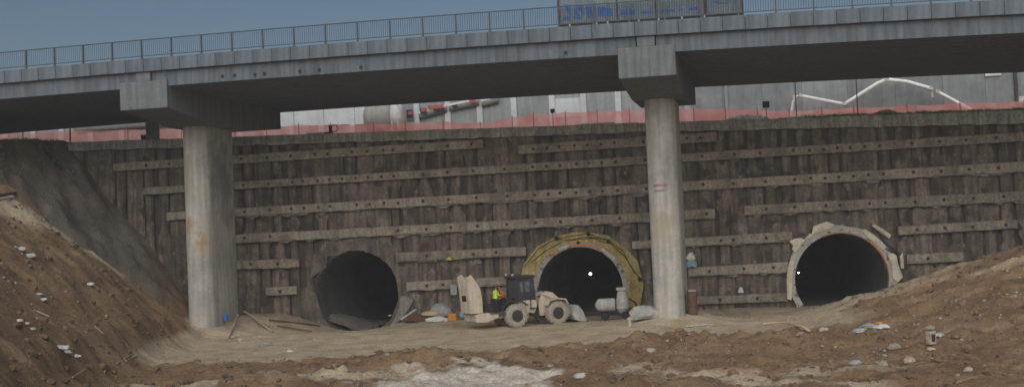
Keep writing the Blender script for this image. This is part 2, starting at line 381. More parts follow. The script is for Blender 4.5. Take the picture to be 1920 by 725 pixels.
def ghit(px, py, lo=40.0, hi=96.0):
    """where the line of sight through a pixel meets the ground"""
    d = ray(px, py); k = np.arange(lo, hi, .2) / d[1]
    P = CAM[None] + k[:, None] * d[None]; hgt = height(P[:, 0], P[:, 1])
    below = np.nonzero(P[:, 2] <= hgt)[0]
    i = below[0] if len(below) else len(k) - 1
    wt = WA.local(P[:, 0], P[:, 1])[1]; lim = np.nonzero(wt > -1.0)[0]
    if len(lim) and lim[0] < i and P[i, 0] > -26: i = lim[0]; return Vector((P[i, 0], P[i, 1], min(P[i, 2], hgt[i] + .6)))
    return Vector((P[i, 0], P[i, 1], hgt[i]))

xs = np.concatenate([np.linspace(-420, -50, 22), np.arange(-46, 46.01, .2), np.linspace(50, 420, 22)])
ys = np.concatenate([np.linspace(-60, 36, 30), np.arange(38, 96.01, .2), np.linspace(100, 140, 6)])
X, Y = np.meshgrid(xs, ys)
Z = height(X.ravel(), Y.ravel()).reshape(X.shape)
s_, t_ = WA.local(X, Y)
inw = (t_ > 1.2) & (s_ > -34)
Z = np.where(inw, np.minimum(Z, base_h(X, Y) * 0 + .05 + np.where(np.abs(s_ + 12.15) < 4, -.35, 0)), Z)
g = G(); g.sheet(np.stack([X, Y, Z], -1))
S_, T_, BANK, HEAP, RIGHT, DD = [a for a in masks(X.ravel(), Y.ravel())]
RM = rough_mask(X.ravel(), Y.ravel())
xf, yf = X.ravel(), Y.ravel()
wob = fbm(xf * .3, yf * .3, 0, 61)
a_track = np.clip((1 - RM) + .9 * 0 * sstep(73.5, 77.0, yf + wob * 1.5) * sstep(2.5, 4.5, HEAP + wob) * (1 - sstep(82, 86, yf)), 0, 1)
a_track = np.maximum(a_track, .8 * sstep(.6, .85, np.exp(-((RIGHT - .28 * (xf - 17)) / 2.0) ** 2)) * sstep(71, 74, yf + wob) * (1 - sstep(79, 82, yf)) * sstep(13, 17, xf) * (1 - .6 * sstep(24, 30, xf)))
a_track = np.maximum(a_track, .75 * np.exp(-((yf - (54.5 + .10 * (xf + 6))) / 1.7) ** 2) * sstep(-24, -14, xf) * (1 - sstep(-6, -2, xf)))
a_track = np.maximum(a_track, .7 * np.exp(-((yf - (49.0 + .0 * xf)) / 1.2) ** 2) * sstep(4, 8, xf) * (1 - sstep(14, 18, xf)))
def band(pix, wid):
    P = [ghit(*q) for q in pix]; best = np.full(xf.shape, 1e9)
    for a, b in zip(P[:-1], P[1:]):
        ax, ay, bx, by = a.x, a.y, b.x, b.y; L2 = (bx - ax) ** 2 + (by - ay) ** 2 + 1e-9
        f = np.clip(((xf - ax) * (bx - ax) + (yf - ay) * (by - ay)) / L2, 0, 1); best = np.minimum(best, np.hypot(xf - ax - f * (bx - ax), yf - ay - f * (by - ay)))
    return np.exp(-((best + wob * wid * .5) / wid) ** 2)
a_track = np.maximum(a_track, .95 * band([(-40, 372), (30, 388), (110, 436), (180, 480), (250, 525), (310, 565), (360, 597)], 1.6) * sstep(.6, 1.6, HEAP))
a_track = np.maximum(a_track, .6 * band([(1450, 600), (1560, 575), (1660, 552), (1760, 527), (1860, 503), (1960, 475)], 1.0))
a_track = np.maximum(a_track, .85 * band([(1180, 690), (1330, 700), (1480, 712), (1640, 724)], .9))
a_gray = (.78 + .5 * wob) * sstep(.4, 3.5, DD + .9 * wob) * (1 - sstep(.1, 1.0, HEAP)) * (1 - .85 * sstep(9.6, 11.5, DD + wob * 1.2))
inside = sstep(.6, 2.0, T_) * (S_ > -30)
a_track = a_track * (1 - inside); a_gray = np.maximum(a_gray, inside)  # tunnel floors coloured darker, standing in for the shade inside
a_lime = sstep(.25, .6, np.exp(-(((xf + 2.3) / 4.2) ** 2 + ((yf - 50.8) / 5.6) ** 2)) + .45 * fbm(xf * .8, yf * .8, 0, 71)) * (1 - .0 * xf)
a_grass = sstep(9.6, 11.0, DD + wob * 1.5) * sstep(-60, -36, xf * -1 - 75 + 0 * yf + 0) if False else sstep(9.6, 11.0, DD + wob * 1.6)
M['ground'] = bpy.data.materials.new('construction_soil')
def ground_material(m):
    m.use_nodes = True; N, L = m.node_tree.nodes, m.node_tree.links; bs = N['Principled BSDF']
    bs.inputs['Roughness'].default_value = .97; bs.inputs['Specular IOR Level'].default_value = .2
    tc = N.new('ShaderNodeTexCoord')
    def noise(sc, det=6, ro=.6):
        n = N.new('ShaderNodeTexNoise'); n.inputs['Scale'].default_value = sc; n.inputs['Detail'].default_value = det; n.inputs['Roughness'].default_value = ro
        L.new(tc.outputs['Object'], n.inputs['Vector']); return n.outputs['Fac']
    def ramp(f, cols, a=.32, b=.68):
        r = N.new('ShaderNodeValToRGB'); L.new(f, r.inputs['Fac']); el = r.color_ramp.elements
        for i, c in enumerate(cols):
            p = a + (b - a) * i / (len(cols) - 1); e = el[i] if i < 2 else el.new(p); e.position = p; e.color = (*c, 1)
        return r.outputs['Color']
    def mixc(fac, a, b):
        x = N.new('ShaderNodeMix'); x.data_type = 'RGBA'; L.new(fac, x.inputs['Factor']); L.new(a, x.inputs['A']); L.new(b, x.inputs['B']); return x.outputs['Result']
    def attr(n):
        a = N.new('ShaderNodeAttribute'); a.attribute_name = n
        nz = noise(1.9, 5); ma = N.new('ShaderNodeMath'); ma.operation = 'MULTIPLY_ADD'; L.new(nz, ma.inputs[0]); ma.inputs[1].default_value = .7
        sb = N.new('ShaderNodeMath'); sb.operation = 'SUBTRACT'; L.new(a.outputs['Fac'], sb.inputs[0]); sb.inputs[1].default_value = .35; L.new(sb.outputs[0], ma.inputs[2])
        r = N.new('ShaderNodeMapRange'); r.inputs['From Min'].default_value = .15; r.inputs['From Max'].default_value = .75; L.new(ma.outputs[0], r.inputs['Value']); return r.outputs[0]
    soil = ramp(noise(.35, 8, .68), [(.125, .077, .042), (.215, .138, .078), (.275, .185, .109), (.33, .238, .152)], .28, .72)
    dry = ramp(noise(.6, 8, .7), [(.31, .245, .16), (.47, .38, .265), (.57, .475, .35)])
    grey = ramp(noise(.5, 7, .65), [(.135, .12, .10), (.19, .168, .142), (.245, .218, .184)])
    lime = ramp(noise(1.2, 7, .7), [(.36, .30, .22), (.60, .55, .46), (.74, .70, .62)])
    grs = ramp(noise(1.4, 7, .7), [(.15, .12, .08), (.135, .118, .072), (.125, .135, .066)])
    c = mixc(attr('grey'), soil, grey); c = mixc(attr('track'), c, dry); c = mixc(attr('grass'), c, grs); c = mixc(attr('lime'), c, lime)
    f2 = noise(7, 6, .7); mr = N.new('ShaderNodeMapRange'); L.new(f2, mr.inputs['Value']); mr.inputs['From Min'].default_value = .3; mr.inputs['From Max'].default_value = .7; mr.inputs['To Min'].default_value = .62; mr.inputs['To Max'].default_value = 1.38
    vm = N.new('ShaderNodeVectorMath'); vm.operation = 'SCALE'; L.new(c, vm.inputs[0]); L.new(mr.outputs[0], vm.inputs['Scale'])
    L.new(vm.outputs[0], bs.inputs['Base Color'])
    b = N.new('ShaderNodeBump'); b.inputs['Strength'].default_value = .8; b.inputs['Distance'].default_value = .12; L.new(noise(5, 8, .7), b.inputs['Height']); L.new(b.outputs[0], bs.inputs['Normal'])
ground_material(M['ground'])
ground = tag(g.build('ground', M['ground'], smooth=True), kind='structure')
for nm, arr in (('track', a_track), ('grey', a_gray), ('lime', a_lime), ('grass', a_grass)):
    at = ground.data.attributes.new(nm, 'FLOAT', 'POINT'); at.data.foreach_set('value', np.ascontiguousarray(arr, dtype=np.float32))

# upper ground behind the wall
g = G(); ss = np.concatenate([np.linspace(-400, -60, 8), np.linspace(-50, 60, 60), np.linspace(80, 400, 8)]); tt = np.concatenate([np.linspace(.9, 20, 24), np.linspace(30, 500, 12)])
SS, TT = np.meshgrid(ss, tt); PZ = ztop_wall(np.clip(SS, -60, 60)) - .1 + .12 * fbm(SS * .4, TT * .4, 0, 9)
g.sheet(np.stack([WA.o[0] + WA.sx[0] * SS + WA.t[0] * TT, WA.o[1] + WA.sx[1] * SS + WA.t[1] * TT, PZ], -1))
plateau = tag(g.build('upper_ground', M['ground'], smooth=True), kind='structure')
at = plateau.data.attributes.new('track', 'FLOAT', 'POINT'); at.data.foreach_set('value', np.full(len(plateau.data.vertices), .8, np.float32))

# loose clods and stones strewn over the heaps
def rock_verts(n, seed):
    bm = bmesh.new(); bmesh.ops.create_icosphere(bm, subdivisions=n, radius=1.0); rr = random.Random(seed)
    off = rr.random() * 50
    V = np.array([v.co[:] for v in bm.verts]); k = 1 + .38 * vnoise(V[:, 0] * 1.3 + off, V[:, 1] * 1.3, V[:, 2] * 1.3, seed) + .1 * np.array([rr.uniform(-1, 1) for _ in V])
    V = V * k[:, None]; F_ = [tuple(v.index for v in f.verts) for f in bm.faces]; bm.free(); return V, F_
ROCKS = [rock_verts(1, k) for k in range(12)]
def scatter(name, n, area, rlo, rhi, m, keep, seed):
    rr = np.random.RandomState(seed); g = G(); cnt = 0
    x = rr.uniform(area[0], area[1], n); y = rr.uniform(area[2], area[3], n)
    kk = keep(x, y, rr) & ((((x + 2.3) / 3.6) ** 2 + ((y - 50.8) / 4.8) ** 2) > rr.uniform(.6, 1.3, n)); x, y = x[kk], y[kk]; z = height(x, y)
    r = rlo * (rhi / rlo) ** (rr.rand(len(x)) ** 2.2)
    for i in range(len(x)):
        V, F_ = ROCKS[i % 12]; a = rr.uniform(0, 6.28); c_, s__ = math.cos(a), math.sin(a)
        W = V * np.array([r[i] * rr.uniform(.8, 1.4), r[i], r[i] * rr.uniform(.5, .85)]); W = np.stack([W[:, 0] * c_ - W[:, 1] * s__ + x[i], W[:, 0] * s__ + W[:, 1] * c_ + y[i], W[:, 2] + z[i] + r[i] * .10], -1)
        g.add(W, F_)
    return tag(g.build(name, m, smooth=False), kind='stuff')
M['clod'] = mat('soil_clods', [(.11, .073, .045), (.185, .127, .078), (.25, .175, .115)], .9, 1, .4, 10)
tag(scatter('soil_clods', 9000, (-34, 40, 44, 82), .03, .26, M['clod'], lambda x, y, rr: (rr.rand(len(x)) < rough_mask(x, y) * .9) & (np.abs(x) < y * .47), 3), 'dark brown clods of loose soil on the heaps', 'soil')
M['pebble'] = mat('pale_pebbles', [(.22, .165, .115), (.33, .265, .195), (.46, .41, .34)], .35, 1, .2, 10)
CL = [(ghit(*q), r) for q, r in (((1290, 655), 2.6), ((1330, 620), 1.6), ((1660, 622), 2.2), ((1700, 660), 2.6), ((1840, 560), 3.0), ((470, 640), 1.8), ((60, 540), 2.5), ((820, 700), 3.0), ((1500, 600), 2.0), ((1400, 580), 1.6), ((1450, 577), 1.4), ((1206, 580), 1.2), ((560, 615), 1.6), ((450, 612), 1.5), ((800, 603), 1.4), ((520, 640), 2.0))]
def near(x, y):
    r_ = 0 * x
    for c_, r in CL: r_ = np.maximum(r_, np.exp(-((x - c_.x) ** 2 + ((y - c_.y) * .7) ** 2) / r ** 2))
    return r_
M['rubble'] = mat('grey_rubble', [(.19, .165, .13), (.33, .30, .25), (.50, .48, .43)], .8, 1, .2, 10)
tag(scatter('grey_rubble', 26000, (-34, 40, 46, 82), .02, .11, M['rubble'], lambda x, y, rr: (rr.rand(len(x)) < near(x, y) * .55) & (np.abs(x) < y * .47), 8), 'patches of pale grey rubble spilled on the soil heaps', 'rubble')
tag(scatter('rubble_stones', 1900, (-34, 40, 44, 82), .025, .12, M['pebble'], lambda x, y, rr: (rr.rand(len(x)) < (.12 + .75 * sstep(.1, .5, fbm(x * .22, y * .22, 0, 91)))) & (np.abs(x) < y * .47), 4), 'pale stones and rubble strewn over the soil', 'rubble')

# ------------------------------------------------------------------ pile wall
wall = tag(WA.root('retaining_wall'), 'tall dark wall of contiguous concrete piles with rows of anchored beams', 'retaining wall')
def in_tunnel(s, z, grow):
    r = np.zeros(np.shape(s), bool)
    for (cs, cz, R) in TUN: r |= (np.hypot(s - cs, z - cz) < R + grow) | ((np.abs(s - cs) < R + grow) & (z < cz))
    return r
# dark clay sheet behind the piles, with the tunnel mouths left open
ss = np.arange(-37, 62, .3); zz = np.arange(-1.5, 15.4, .3); SS, ZZ = np.meshgrid(ss, zz)
ZZc = np.minimum(ZZ, ztop_wall(SS) - .3)
TTs = .30 + .10 * fbm(SS * 1.1, ZZ * 1.1, 0, 14)
g = G(); P = np.stack([SS, TTs, ZZc], -1); r, c = SS.shape
idx = np.arange(r * c).reshape(r, c); g.v = list(map(tuple, P.reshape(-1, 3).tolist()))
cs_, cz_ = SS[:-1, :-1] + .15, ZZ[:-1, :-1] + .15; ok = ~in_tunnel(cs_, cz_, .05)
q = np.stack([idx[:-1, :-1], idx[:-1, 1:], idx[1:, 1:], idx[1:, :-1]], -1)[ok]
g.f = list(map(tuple, q.tolist())); g.mi = [0] * len(g.f)
g.build('clay_backing', M['backsoil'], wall, smooth=True)
# piles
PS = 1.16
rr = random.Random(5)
k = 0; s = -35.6
while s < 60:
    hw = PS * rr.uniform(.49, .58); zt = ztop_wall(s) - .6
    zs = np.arange(-1.4, zt + .01, .36); zs[-1] = zt
    th = np.linspace(-1.25, 1.25, 9); TH, ZP = np.meshgrid(th, zs)
    n = fbm(TH * .9 + k * 7.3, ZP * .55, k * 1.7, 23); edge = fbm(ZP * .5 + k * 3.1, ZP * 0 + np.sign(TH) * 5, 0, 29)
    wd = hw * (1 + .16 * edge)
    gap = np.where(vnoise(ZP * .23 + k * 11.7, ZP * 0, 0, 41) > .28, .58, 1.0)      # places where the pile edge has broken away
    SP = s + np.sin(TH) / math.sin(1.25) * wd * np.where(np.abs(TH) > .6, gap, 1) + .03 * n
    mud = fbm(TH * .35 + k * 1.1, ZP * .45, 0, 77)
    TP = .32 - .40 * np.cos(TH * 1.02) ** .55 - .10 * n - .12 * mud
    g = G(); P = np.stack([SP, TP, ZP], -1); r, c = SP.shape; idx = np.arange(r * c).reshape(r, c)
    cs_ = (SP[:-1, :-1] + SP[1:, 1:]) / 2; cz_ = (ZP[:-1, :-1] + ZP[1:, 1:]) / 2; ok = ~in_tunnel(cs_, cz_, .12)
    q = np.stack([idx[:-1, :-1], idx[:-1, 1:], idx[1:, 1:], idx[1:, :-1]], -1)[ok].tolist()
    g.v = list(map(tuple, P.reshape(-1, 3).tolist())); g.f = list(map(tuple, q)); g.mi = [0] * len(g.f)
    o = g.build('pile', M['pile'], wall, smooth=True)
    s += PS; k += 1
# coping beam in cast lengths
edges = [-34.9, -27.5, -21.0, -14.2, -7.4, -.6, 6.2, 13.0, 19.8, 26.6, 33.4, 40.2, 47.0]
for i in range(len(edges) - 1):
    a, b = edges[i] + .015, edges[i + 1] - .015; g = G(); n = 14
    ss = np.linspace(a, b, n); prof = []
    hcop = lambda s: .70 + .22 * sstep(10, 36, s)
    rows = []
    for s in ss:
        zt = ztop_wall(s); nz = .05 * sf((s * .8, 0, 0, 5)); nb = .10 * sf((s * 1.1, 3, 0, 6))
        rows.append([(s, -.62 + nz, zt - hcop(s) + nb), (s, -.60 + nz * .5, zt - .03 + nz), (s, -.55, zt + nz), (s, 1.1, zt + .02), (s, 1.1, zt - hcop(s)), (s, -.62 + nz, zt - hcop(s) + nb)])
    g.sheet(rows); g.add(rows[0][:5], [(0, 1, 2, 3, 4)]); g.add(rows[-1][:5], [(4, 3, 2, 1, 0)])
    g.build('coping_beam', M['coping'], wall)
# walers: (x, top y, bottom y) at both ends in the photograph, anchors by pixel x
WAL = [
    ((212, 306, 321), (905, 261, 277), [274, 317, 452, 500, 545, 590, 614, 660, 688, 718, 737, 790, 839, 884]),
    ((972, 272, 289), (1343, 247, 265), [1000, 1025, 1048, 1077, 1101, 1127, 1152, 1206, 1288, 1313]),
    ((266, 352, 365), (1960, 245, 262), [456, 503, 548, 568, 595, 617, 641, 667, 690, 715, 738, 793, 838, 887, 946, 999, 1024, 1050, 1081, 1104, 1128, 1154, 1210, 1316, 1377, 1425, 1487, 1518, 1544, 1570, 1594, 1622, 1649, 1710, 1762, 1811, 1868]),
    ((312, 398, 412), (1960, 300, 318), [458, 506, 546, 570, 597, 619, 669, 693, 720, 746, 793, 841, 893, 951, 1002, 1028, 1050, 1080, 1106, 1130, 1158, 1212, 1318, 1375, 1435, 1490, 1520, 1547, 1573, 1600, 1628, 1656, 1713, 1765, 1817, 1872]),
    ((420, 441, 456), (1340, 391, 408), [458, 506, 746, 799, 845, 895, 950, 1004, 1051, 1110, 1162, 1325]),
    ((1395, 385, 402), (1960, 356, 374), [1437, 1490, 1549, 1575, 1630, 1660, 1716, 1770, 1825, 1882]),
    ((430, 489, 504), (560, 485, 500), [470, 520]),
    ((742, 474, 490), (986, 462, 478), [800, 887, 930]),
    ((1185, 452, 466), (1485, 434, 451), [1352, 1375, 1437]),
    ((1684, 424, 440), (1908, 411, 427), [1720, 1772, 1824, 1886]),
    ((498, 539, 554), (556, 536, 551), [525]),
    ((762, 529, 544), (985, 516, 532), [800, 830]),
    ((1290, 501, 517), (1477, 491, 509), [1330, 1395, 1450]),
    ((1700, 477, 494), (1806, 472, 489), [1740]),
    ((1300, 556, 570), (1477, 548, 564), [1350, 1420]),
]
for wi, (pa, pb, anch) in enumerate(WAL):
    sa, za1 = WA.hit(pa[0], pa[1], -.5); _, za0 = WA.hit(pa[0], pa[2], -.5)
    sb, zb1 = WA.hit(pb[0], pb[1], -.5); _, zb0 = WA.hit(pb[0], pb[2], -.5)
    n = max(4, int((sb - sa) / .45)); rows = []
    for i in range(n + 1):
        f = i / n; s = sa + (sb - sa) * f; z0 = za0 + (zb0 - za0) * f; z1 = za1 + (zb1 - za1) * f
        nn = sf((s * .5, wi * 9.1, 0, 3)) * .07; nb = -abs(sf((s * 1.6, wi * 5.7, 0, 4))) * (.14 if wi in (3, 4, 5, 6, 7, 8, 11, 12) else .05)
        rows.append([(s, -.05, z0 + .02), (s, -.50 + nn, z0 + nb), (s, -.53 + nn, z0 + .10), (s, -.53 + nn * .6, z1 - .05), (s, -.49, z1 + nn * .4), (s, -.05, z1)])
    g = G(); g.sheet(rows); g.add(rows[0], [(0, 1, 2, 3, 4, 5)]); g.add(rows[-1], [(5, 4, 3, 2, 1, 0)])
    w = g.build('waler_beam', M['waler'], wall)
    if wi in (3, 4, 5, 6, 7, 8, 12):       # ragged sprayed concrete hanging under the beam
        rows = []
        for i in range(n * 3 + 1):
            f = i / (n * 3); s = sa + (sb - sa) * f; z0 = za0 + (zb0 - za0) * f; dr = .04 + .30 * max(0, sf((s * .9, wi * 3.3, 0, 9)) + .12) + .07 * abs(sf((s * 4, wi, 0, 2)))
            rows.append([(s, -.12, z0 + .03), (s, -.33 + .05 * sf((s * 2, wi, 0, 5)), z0 + .02), (s, -.30, z0 - dr), (s, -.12, z0 - dr * .8)])
        G().sheet(np.array(rows)).build('ragged_edge', M['shotcrete_pale'], w)
    for px in anch:
        f = (px - pa[0]) / (pb[0] - pa[0]); py = (pa[1] + pa[2]) / 2 * (1 - f) + (pb[1] + pb[2]) / 2 * f
        s, z = WA.hit(px, py, -.53); g = G(); z += random.uniform(-.04, .04)
        g.lathe([(.055, -.62), (.065, -.57), (.115, -.565), (.125, -.50)], (s, 0, z), 'y', 9)
        g.build('anchor_head', M['anchor'], w)

# ------------------------------------------------------------------ tunnel mouths
def outline(ti, a, n=0):
    cs, cz, R = TUN[ti]; r = R
    if ti == 0:
        r = R + .20 * sf((math.cos(a) * 2.8 + 3, math.sin(a) * 2.2, 0, 17))
        d = (a - math.radians(165)); r += .62 * math.exp(-(d / .22) ** 2) ; d = a - math.radians(128); r += .52 * math.exp(-(d / .13) ** 2)
    return cs + r * math.cos(a), cz + r * math.sin(a)
def annulus(ti, off0, off1, t0, t1, a0, a1, n=64, j=0.0, seed=0, thick=None):
    """ring between two offsets from the outline, as a solid"""
    rows = []
    for i in range(n + 1):
        a = a0 + (a1 - a0) * i / n; x, z = outline(ti, a); u, v = math.cos(a), math.sin(a)
        jj = j * sf((a * 3, seed, 0, seed)) if j else 0
        rows.append([(x + u * off0, t1, z + v * off0), (x + u * off0, t0, z + v * off0), (x + u * (off1 + jj), t0, z + v * (off1 + jj)), (x + u * (off1 + jj), t1, z + v * (off1 + jj))])
    g = G(); g.sheet(np.array(rows)); g.sheet(np.array([[r[3], r[0]] for r in rows]))
    g.add(rows[0], [(0, 1, 2, 3)]); g.add(rows[-1], [(3, 2, 1, 0)]); return g
names = ['wide dark tunnel mouth with a ragged left edge in grey shotcrete', 'lit tunnel mouth framed by a wide yellow membrane collar', 'tunnel mouth ringed by torn cream sheets above the right soil heap']
PORT = []
for ti in range(3):
    cs, cz, R = TUN[ti]
    root = tag(WA.root('tunnel_portal'), names[ti], 'tunnel', 'tunnel mouths in the pile wall')
    PORT.append(root)
    # lining with ribs, closed far inside
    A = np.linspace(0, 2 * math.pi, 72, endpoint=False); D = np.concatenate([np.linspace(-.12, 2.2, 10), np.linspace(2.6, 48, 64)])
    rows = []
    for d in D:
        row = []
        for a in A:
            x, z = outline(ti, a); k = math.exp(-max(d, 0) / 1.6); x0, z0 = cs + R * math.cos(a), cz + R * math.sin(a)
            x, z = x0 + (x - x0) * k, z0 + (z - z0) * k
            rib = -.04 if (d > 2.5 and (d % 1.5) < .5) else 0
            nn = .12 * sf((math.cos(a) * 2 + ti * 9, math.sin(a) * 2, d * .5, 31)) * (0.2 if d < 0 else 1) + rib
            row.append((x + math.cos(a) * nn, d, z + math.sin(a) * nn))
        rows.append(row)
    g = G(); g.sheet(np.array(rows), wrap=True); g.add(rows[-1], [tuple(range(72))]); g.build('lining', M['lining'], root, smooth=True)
    # sprayed concrete round the mouth
    a0, a1 = math.radians(-90), math.radians(270); n = 120; rows = []
    for i in range(n + 1):
        a = a0 + (a1 - a0) * i / n; u, v = math.cos(a), math.sin(a); x, z = outline(ti, a)
        sq = 1 / max(abs(u), abs(v)); out = (R + (1.5, 1.2, 1.2)[ti]) * (.8 + .2 * sq) + 1.3 * sf((a * 2.2, ti * 13, 0, 8))
        out = min(out, (ztop_wall(cs) - cz))
        row = []
        for j in range(9):
            f = j / 8; px_, pz_ = x + (cs + out * u - x) * f, z + (cz + out * v - z) * f
            tt_ = -.09 - .06 * math.sin(f * math.pi) + .34 * max(0, f - .6) / .4 + .16 * sf((px_ * 1.2, pz_ * 1.2, 0, 19))
            row.append((px_, tt_ if j else -.12, pz_))
        rows.append(row)
    g = G(); g.sheet(np.array(rows)); g.build('shotcrete_collar', M['shotcrete'], root, smooth=True)
# left tunnel: mud and spoil sloping inside, pale shotcrete lip at the lower right
g = G(); rows = []
for i in range(24):
    s = -15.6 + i * .17; row = []
    for j in range(14):
        t = .2 + j * .7; h = -.45 + 1.5 * max(0, (-12.6 - s) / 3) ** .8 * math.exp(-((t - 3) / 5) ** 2) + .15 * sf((s * 1.5, t, 0, 3))
        row.append((s, t, h))
    rows.append(row)
g.sheet(np.array(rows)); g.build('spoil_bank', mat('tunnel_spoil', [(.20, .19, .165), (.32, .30, .265)], 1.2, 1, .5, 8), PORT[0], smooth=True)
P = [WA.hit(x, y, -.4) for x, y in ((749, 556), (760, 553), (776, 562), (768, 578), (754, 596), (738, 613), (728, 616), (741, 592), (748, 572))]
g = G(); g.prism([(a, b) for a, b in P], -.42, .1, 'y'); g.build('broken_lip', M['shotcrete_pale'], PORT[0], bevel=.08)
# middle tunnel: ring, banded edge, yellow sheets and battens
g = annulus(1, 0.0, .42, -.62, .3, math.radians(-30), math.radians(212), 80, .06, 3); g.build('ring_beam', M['ring'], PORT[1])
for a0, a1, m_ in ((118, 100, 'dustywhite'), (101, 60, 'orange'), (60, 38, 'dustywhite'), (128, 117, 'orange')):
    g = annulus(1, .10, .30, -.68, -.55, math.radians(a1), math.radians(a0), 14, .05, 4); g.build('edge_band', M[m_], PORT[1])
cs, cz, R = TUN[1]
facets = [(-22, 1.1), (2, 1.15), (24, 1.2), (42, 1.0), (60, .95), (78, .76), (96, .74), (114, .82), (134, 1.05), (154, 1.15), (172, 1.15), (190, 1.0)]
for i in range(len(facets) - 1):
    (d0, w0), (d1, w1) = facets[i], facets[i + 1]; rows = []
    if i == 1: pass
    for p in range(7):
        f = p / 6; row = []
        for q_ in range(7):
            e = q_ / 6; A_ = math.radians(d0), math.radians(d1); ri = R + .36
            pi_ = np.array([cs + ri * math.cos(A_[0] + (A_[1] - A_[0]) * f), cz + ri * math.sin(A_[0] + (A_[1] - A_[0]) * f)])
            o0 = np.array([cs + (R + .36 + w0) * math.cos(A_[0]), cz + (R + .36 + w0) * math.sin(A_[0])]); o1 = np.array([cs + (R + .36 + w1) * math.cos(A_[1]), cz + (R + .36 + w1) * math.sin(A_[1])])
            po = o0 + (o1 - o0) * f; xy = pi_ + (po - pi_) * e
            row.append((xy[0], -.60 + .30 * e - .07 * math.sin(f * math.pi) + .05 * sf((xy[0] * 1.7, xy[1] * 1.7, i * 3, 6)), xy[1]))
        rows.append(row)
    g = G(); g.sheet(np.array(rows)); o = g.build('membrane_sheet', M['membrane'], PORT[1])
    so = o.modifiers.new('solid', 'SOLIDIFY'); so.thickness = .03
def wall_strip(pts, t, r, name, m, parent):
    P = [(*WA.hit(x, y, t),) for x, y in pts]
    G().tube([(s, t, z) for s, z in P], r, 6).build(name, m, parent)
for pts in ([(983, 500), (1010, 465), (1042, 447), (1076, 441), (1103, 437)], [(995, 492), (1022, 470), (1050, 455), (1078, 449), (1112, 446), (1140, 456)], [(1103, 437), (1142, 452), (1168, 470), (1182, 497), (1200, 522)], [(1042, 447), (1062, 450), (1100, 444), (1140, 448), (1150, 462), (1172, 480), (1190, 512)]):
    wall_strip(pts, -.60, .024, 'batten', M['black'], PORT[1])
for px, py in ((1043, 446), (1103, 438), (1141, 452), (1200, 523), (1084, 455)):
    s, z = WA.hit(px, py, -.66); G().lathe([(.05, -.72), (.16, -.66), (.14, -.58)], (s, 0, z), 'y', 8).build('clamp', M['black'], PORT[1])
# right tunnel: ring, orange seal, torn cream sheets
g = annulus(2, 0.0, .52, -.62, .3, math.radians(-30), math.radians(212), 120, .24, 9); g.build('ring_beam', M['ring_pale'], PORT[2])
g = annulus(2, -.02, .05, -.645, -.45, math.radians(-6), math.radians(58), 30, .10, 4); g.build('orange_seal', M['orange'], PORT[2])
g = annulus(2, -.02, .08, -.68, -.45, math.radians(62), math.radians(112), 20, .05, 4); g.build('orange_seal', mat('faded_orange', [(.30, .19, .09), (.38, .24, .11)], 3, .8), PORT[2])
TORN = [[(1522, 438), (1525, 424), (1535, 420), (1550, 415), (1565, 421), (1556, 428), (1540, 434)], [(1480, 452), (1490, 447), (1502, 446), (1509, 450), (1499, 463), (1491, 473), (1485, 467), (1487, 460)],
        [(1477, 500), (1483, 482), (1493, 474), (1488, 498), (1486, 530), (1484, 562), (1476, 560), (1475, 525)], [(1614, 431), (1622, 429), (1640, 441), (1655, 454), (1661, 464), (1657, 468), (1648, 464), (1628, 446)],
        [(1634, 423), (1639, 420), (1655, 429), (1671, 440), (1667, 447), (1652, 437)], [(1664, 477), (1674, 474), (1681, 479), (1684, 495), (1689, 509), (1693, 519), (1682, 530), (1674, 520), (1672, 497)],
        [(1687, 480), (1692, 472), (1694, 490), (1695, 503), (1689, 503)], [(1508, 449), (1517, 438), (1526, 437), (1521, 446)]]
for k, poly in enumerate(TORN):
    P = [WA.hit(x, y, -.66) for x, y in poly]; g = G(); n = len(P)
    tt_ = [-.68 - .10 * random.random() for _ in P]; V = [(p[0], t_, p[1]) for p, t_ in zip(P, tt_)] + [(p[0], t_ + .09, p[1]) for p, t_ in zip(P, tt_)]
    c0 = np.mean(V[:n], 0) - np.array([0, .10, 0]); c1 = np.mean(V[n:], 0); V += [tuple(c0), tuple(c1)]
    g.add(V, [(2 * n, i, (i + 1) % n) for i in range(n)] + [(2 * n + 1, (i + 1) % n + n, i + n) for i in range(n)] + [(i, i + n, (i + 1) % n + n, (i + 1) % n) for i in range(n)])
    g.build('torn_sheet', M['cream'], PORT[2])
for pts in ([(1640, 420), (1655, 452), (1680, 470), (1686, 498)], [(1655, 462), (1668, 470), (1690, 476)]):
    wall_strip(pts, -.62, .05, 'hanging_strip', M['black'], PORT[2])
# lamps burning inside two of the tunnels
def tunnel_lamp(px, py, depth, r, m, label, power, col):
    s, z = WA.hit(px, py, depth); root = tag(empty('tunnel_lamp', WA.w(s, depth, z), -WA.a), label, 'lamp')
    g = G(); g.lathe([(.0, -.05), (r * .8, -.04), (r, .04), (r * .6, .10)], (0, 0, 0), 'y', 14); g.build('bulb', m, root, smooth=True)
    g = G(); g.lathe([(r * 1.15, -.02), (r * 1.2, .10), (r * .5, .25)], (0, 0, 0), 'y', 14); g.build('housing', M['darkmetal'], root)
    cs, cz, R = min(TUN, key=lambda q: abs(q[0] - s)); top = cz + math.sqrt(max(.2, (R - .1) ** 2 - (s - cs) ** 2)) - z
    G().tube([(0, .2, 0), (0, .2, top)], .03, 6).build('hanger', M['darkmetal'], root)
    l = bpy.data.lights.new('lamp_glow', 'POINT'); l.energy = power; l.color = col; l.shadow_soft_size = .2
    lo = bpy.data.objects.new('lamp_glow', l); COL.objects.link(lo); lo.parent = root; lo.location = (0, -.4, 0)
tunnel_lamp(1107, 513, 20, .14, M['bulb'], 'bright work lamp glowing deep inside the yellow-collared tunnel', 5, (1, .95, .8))
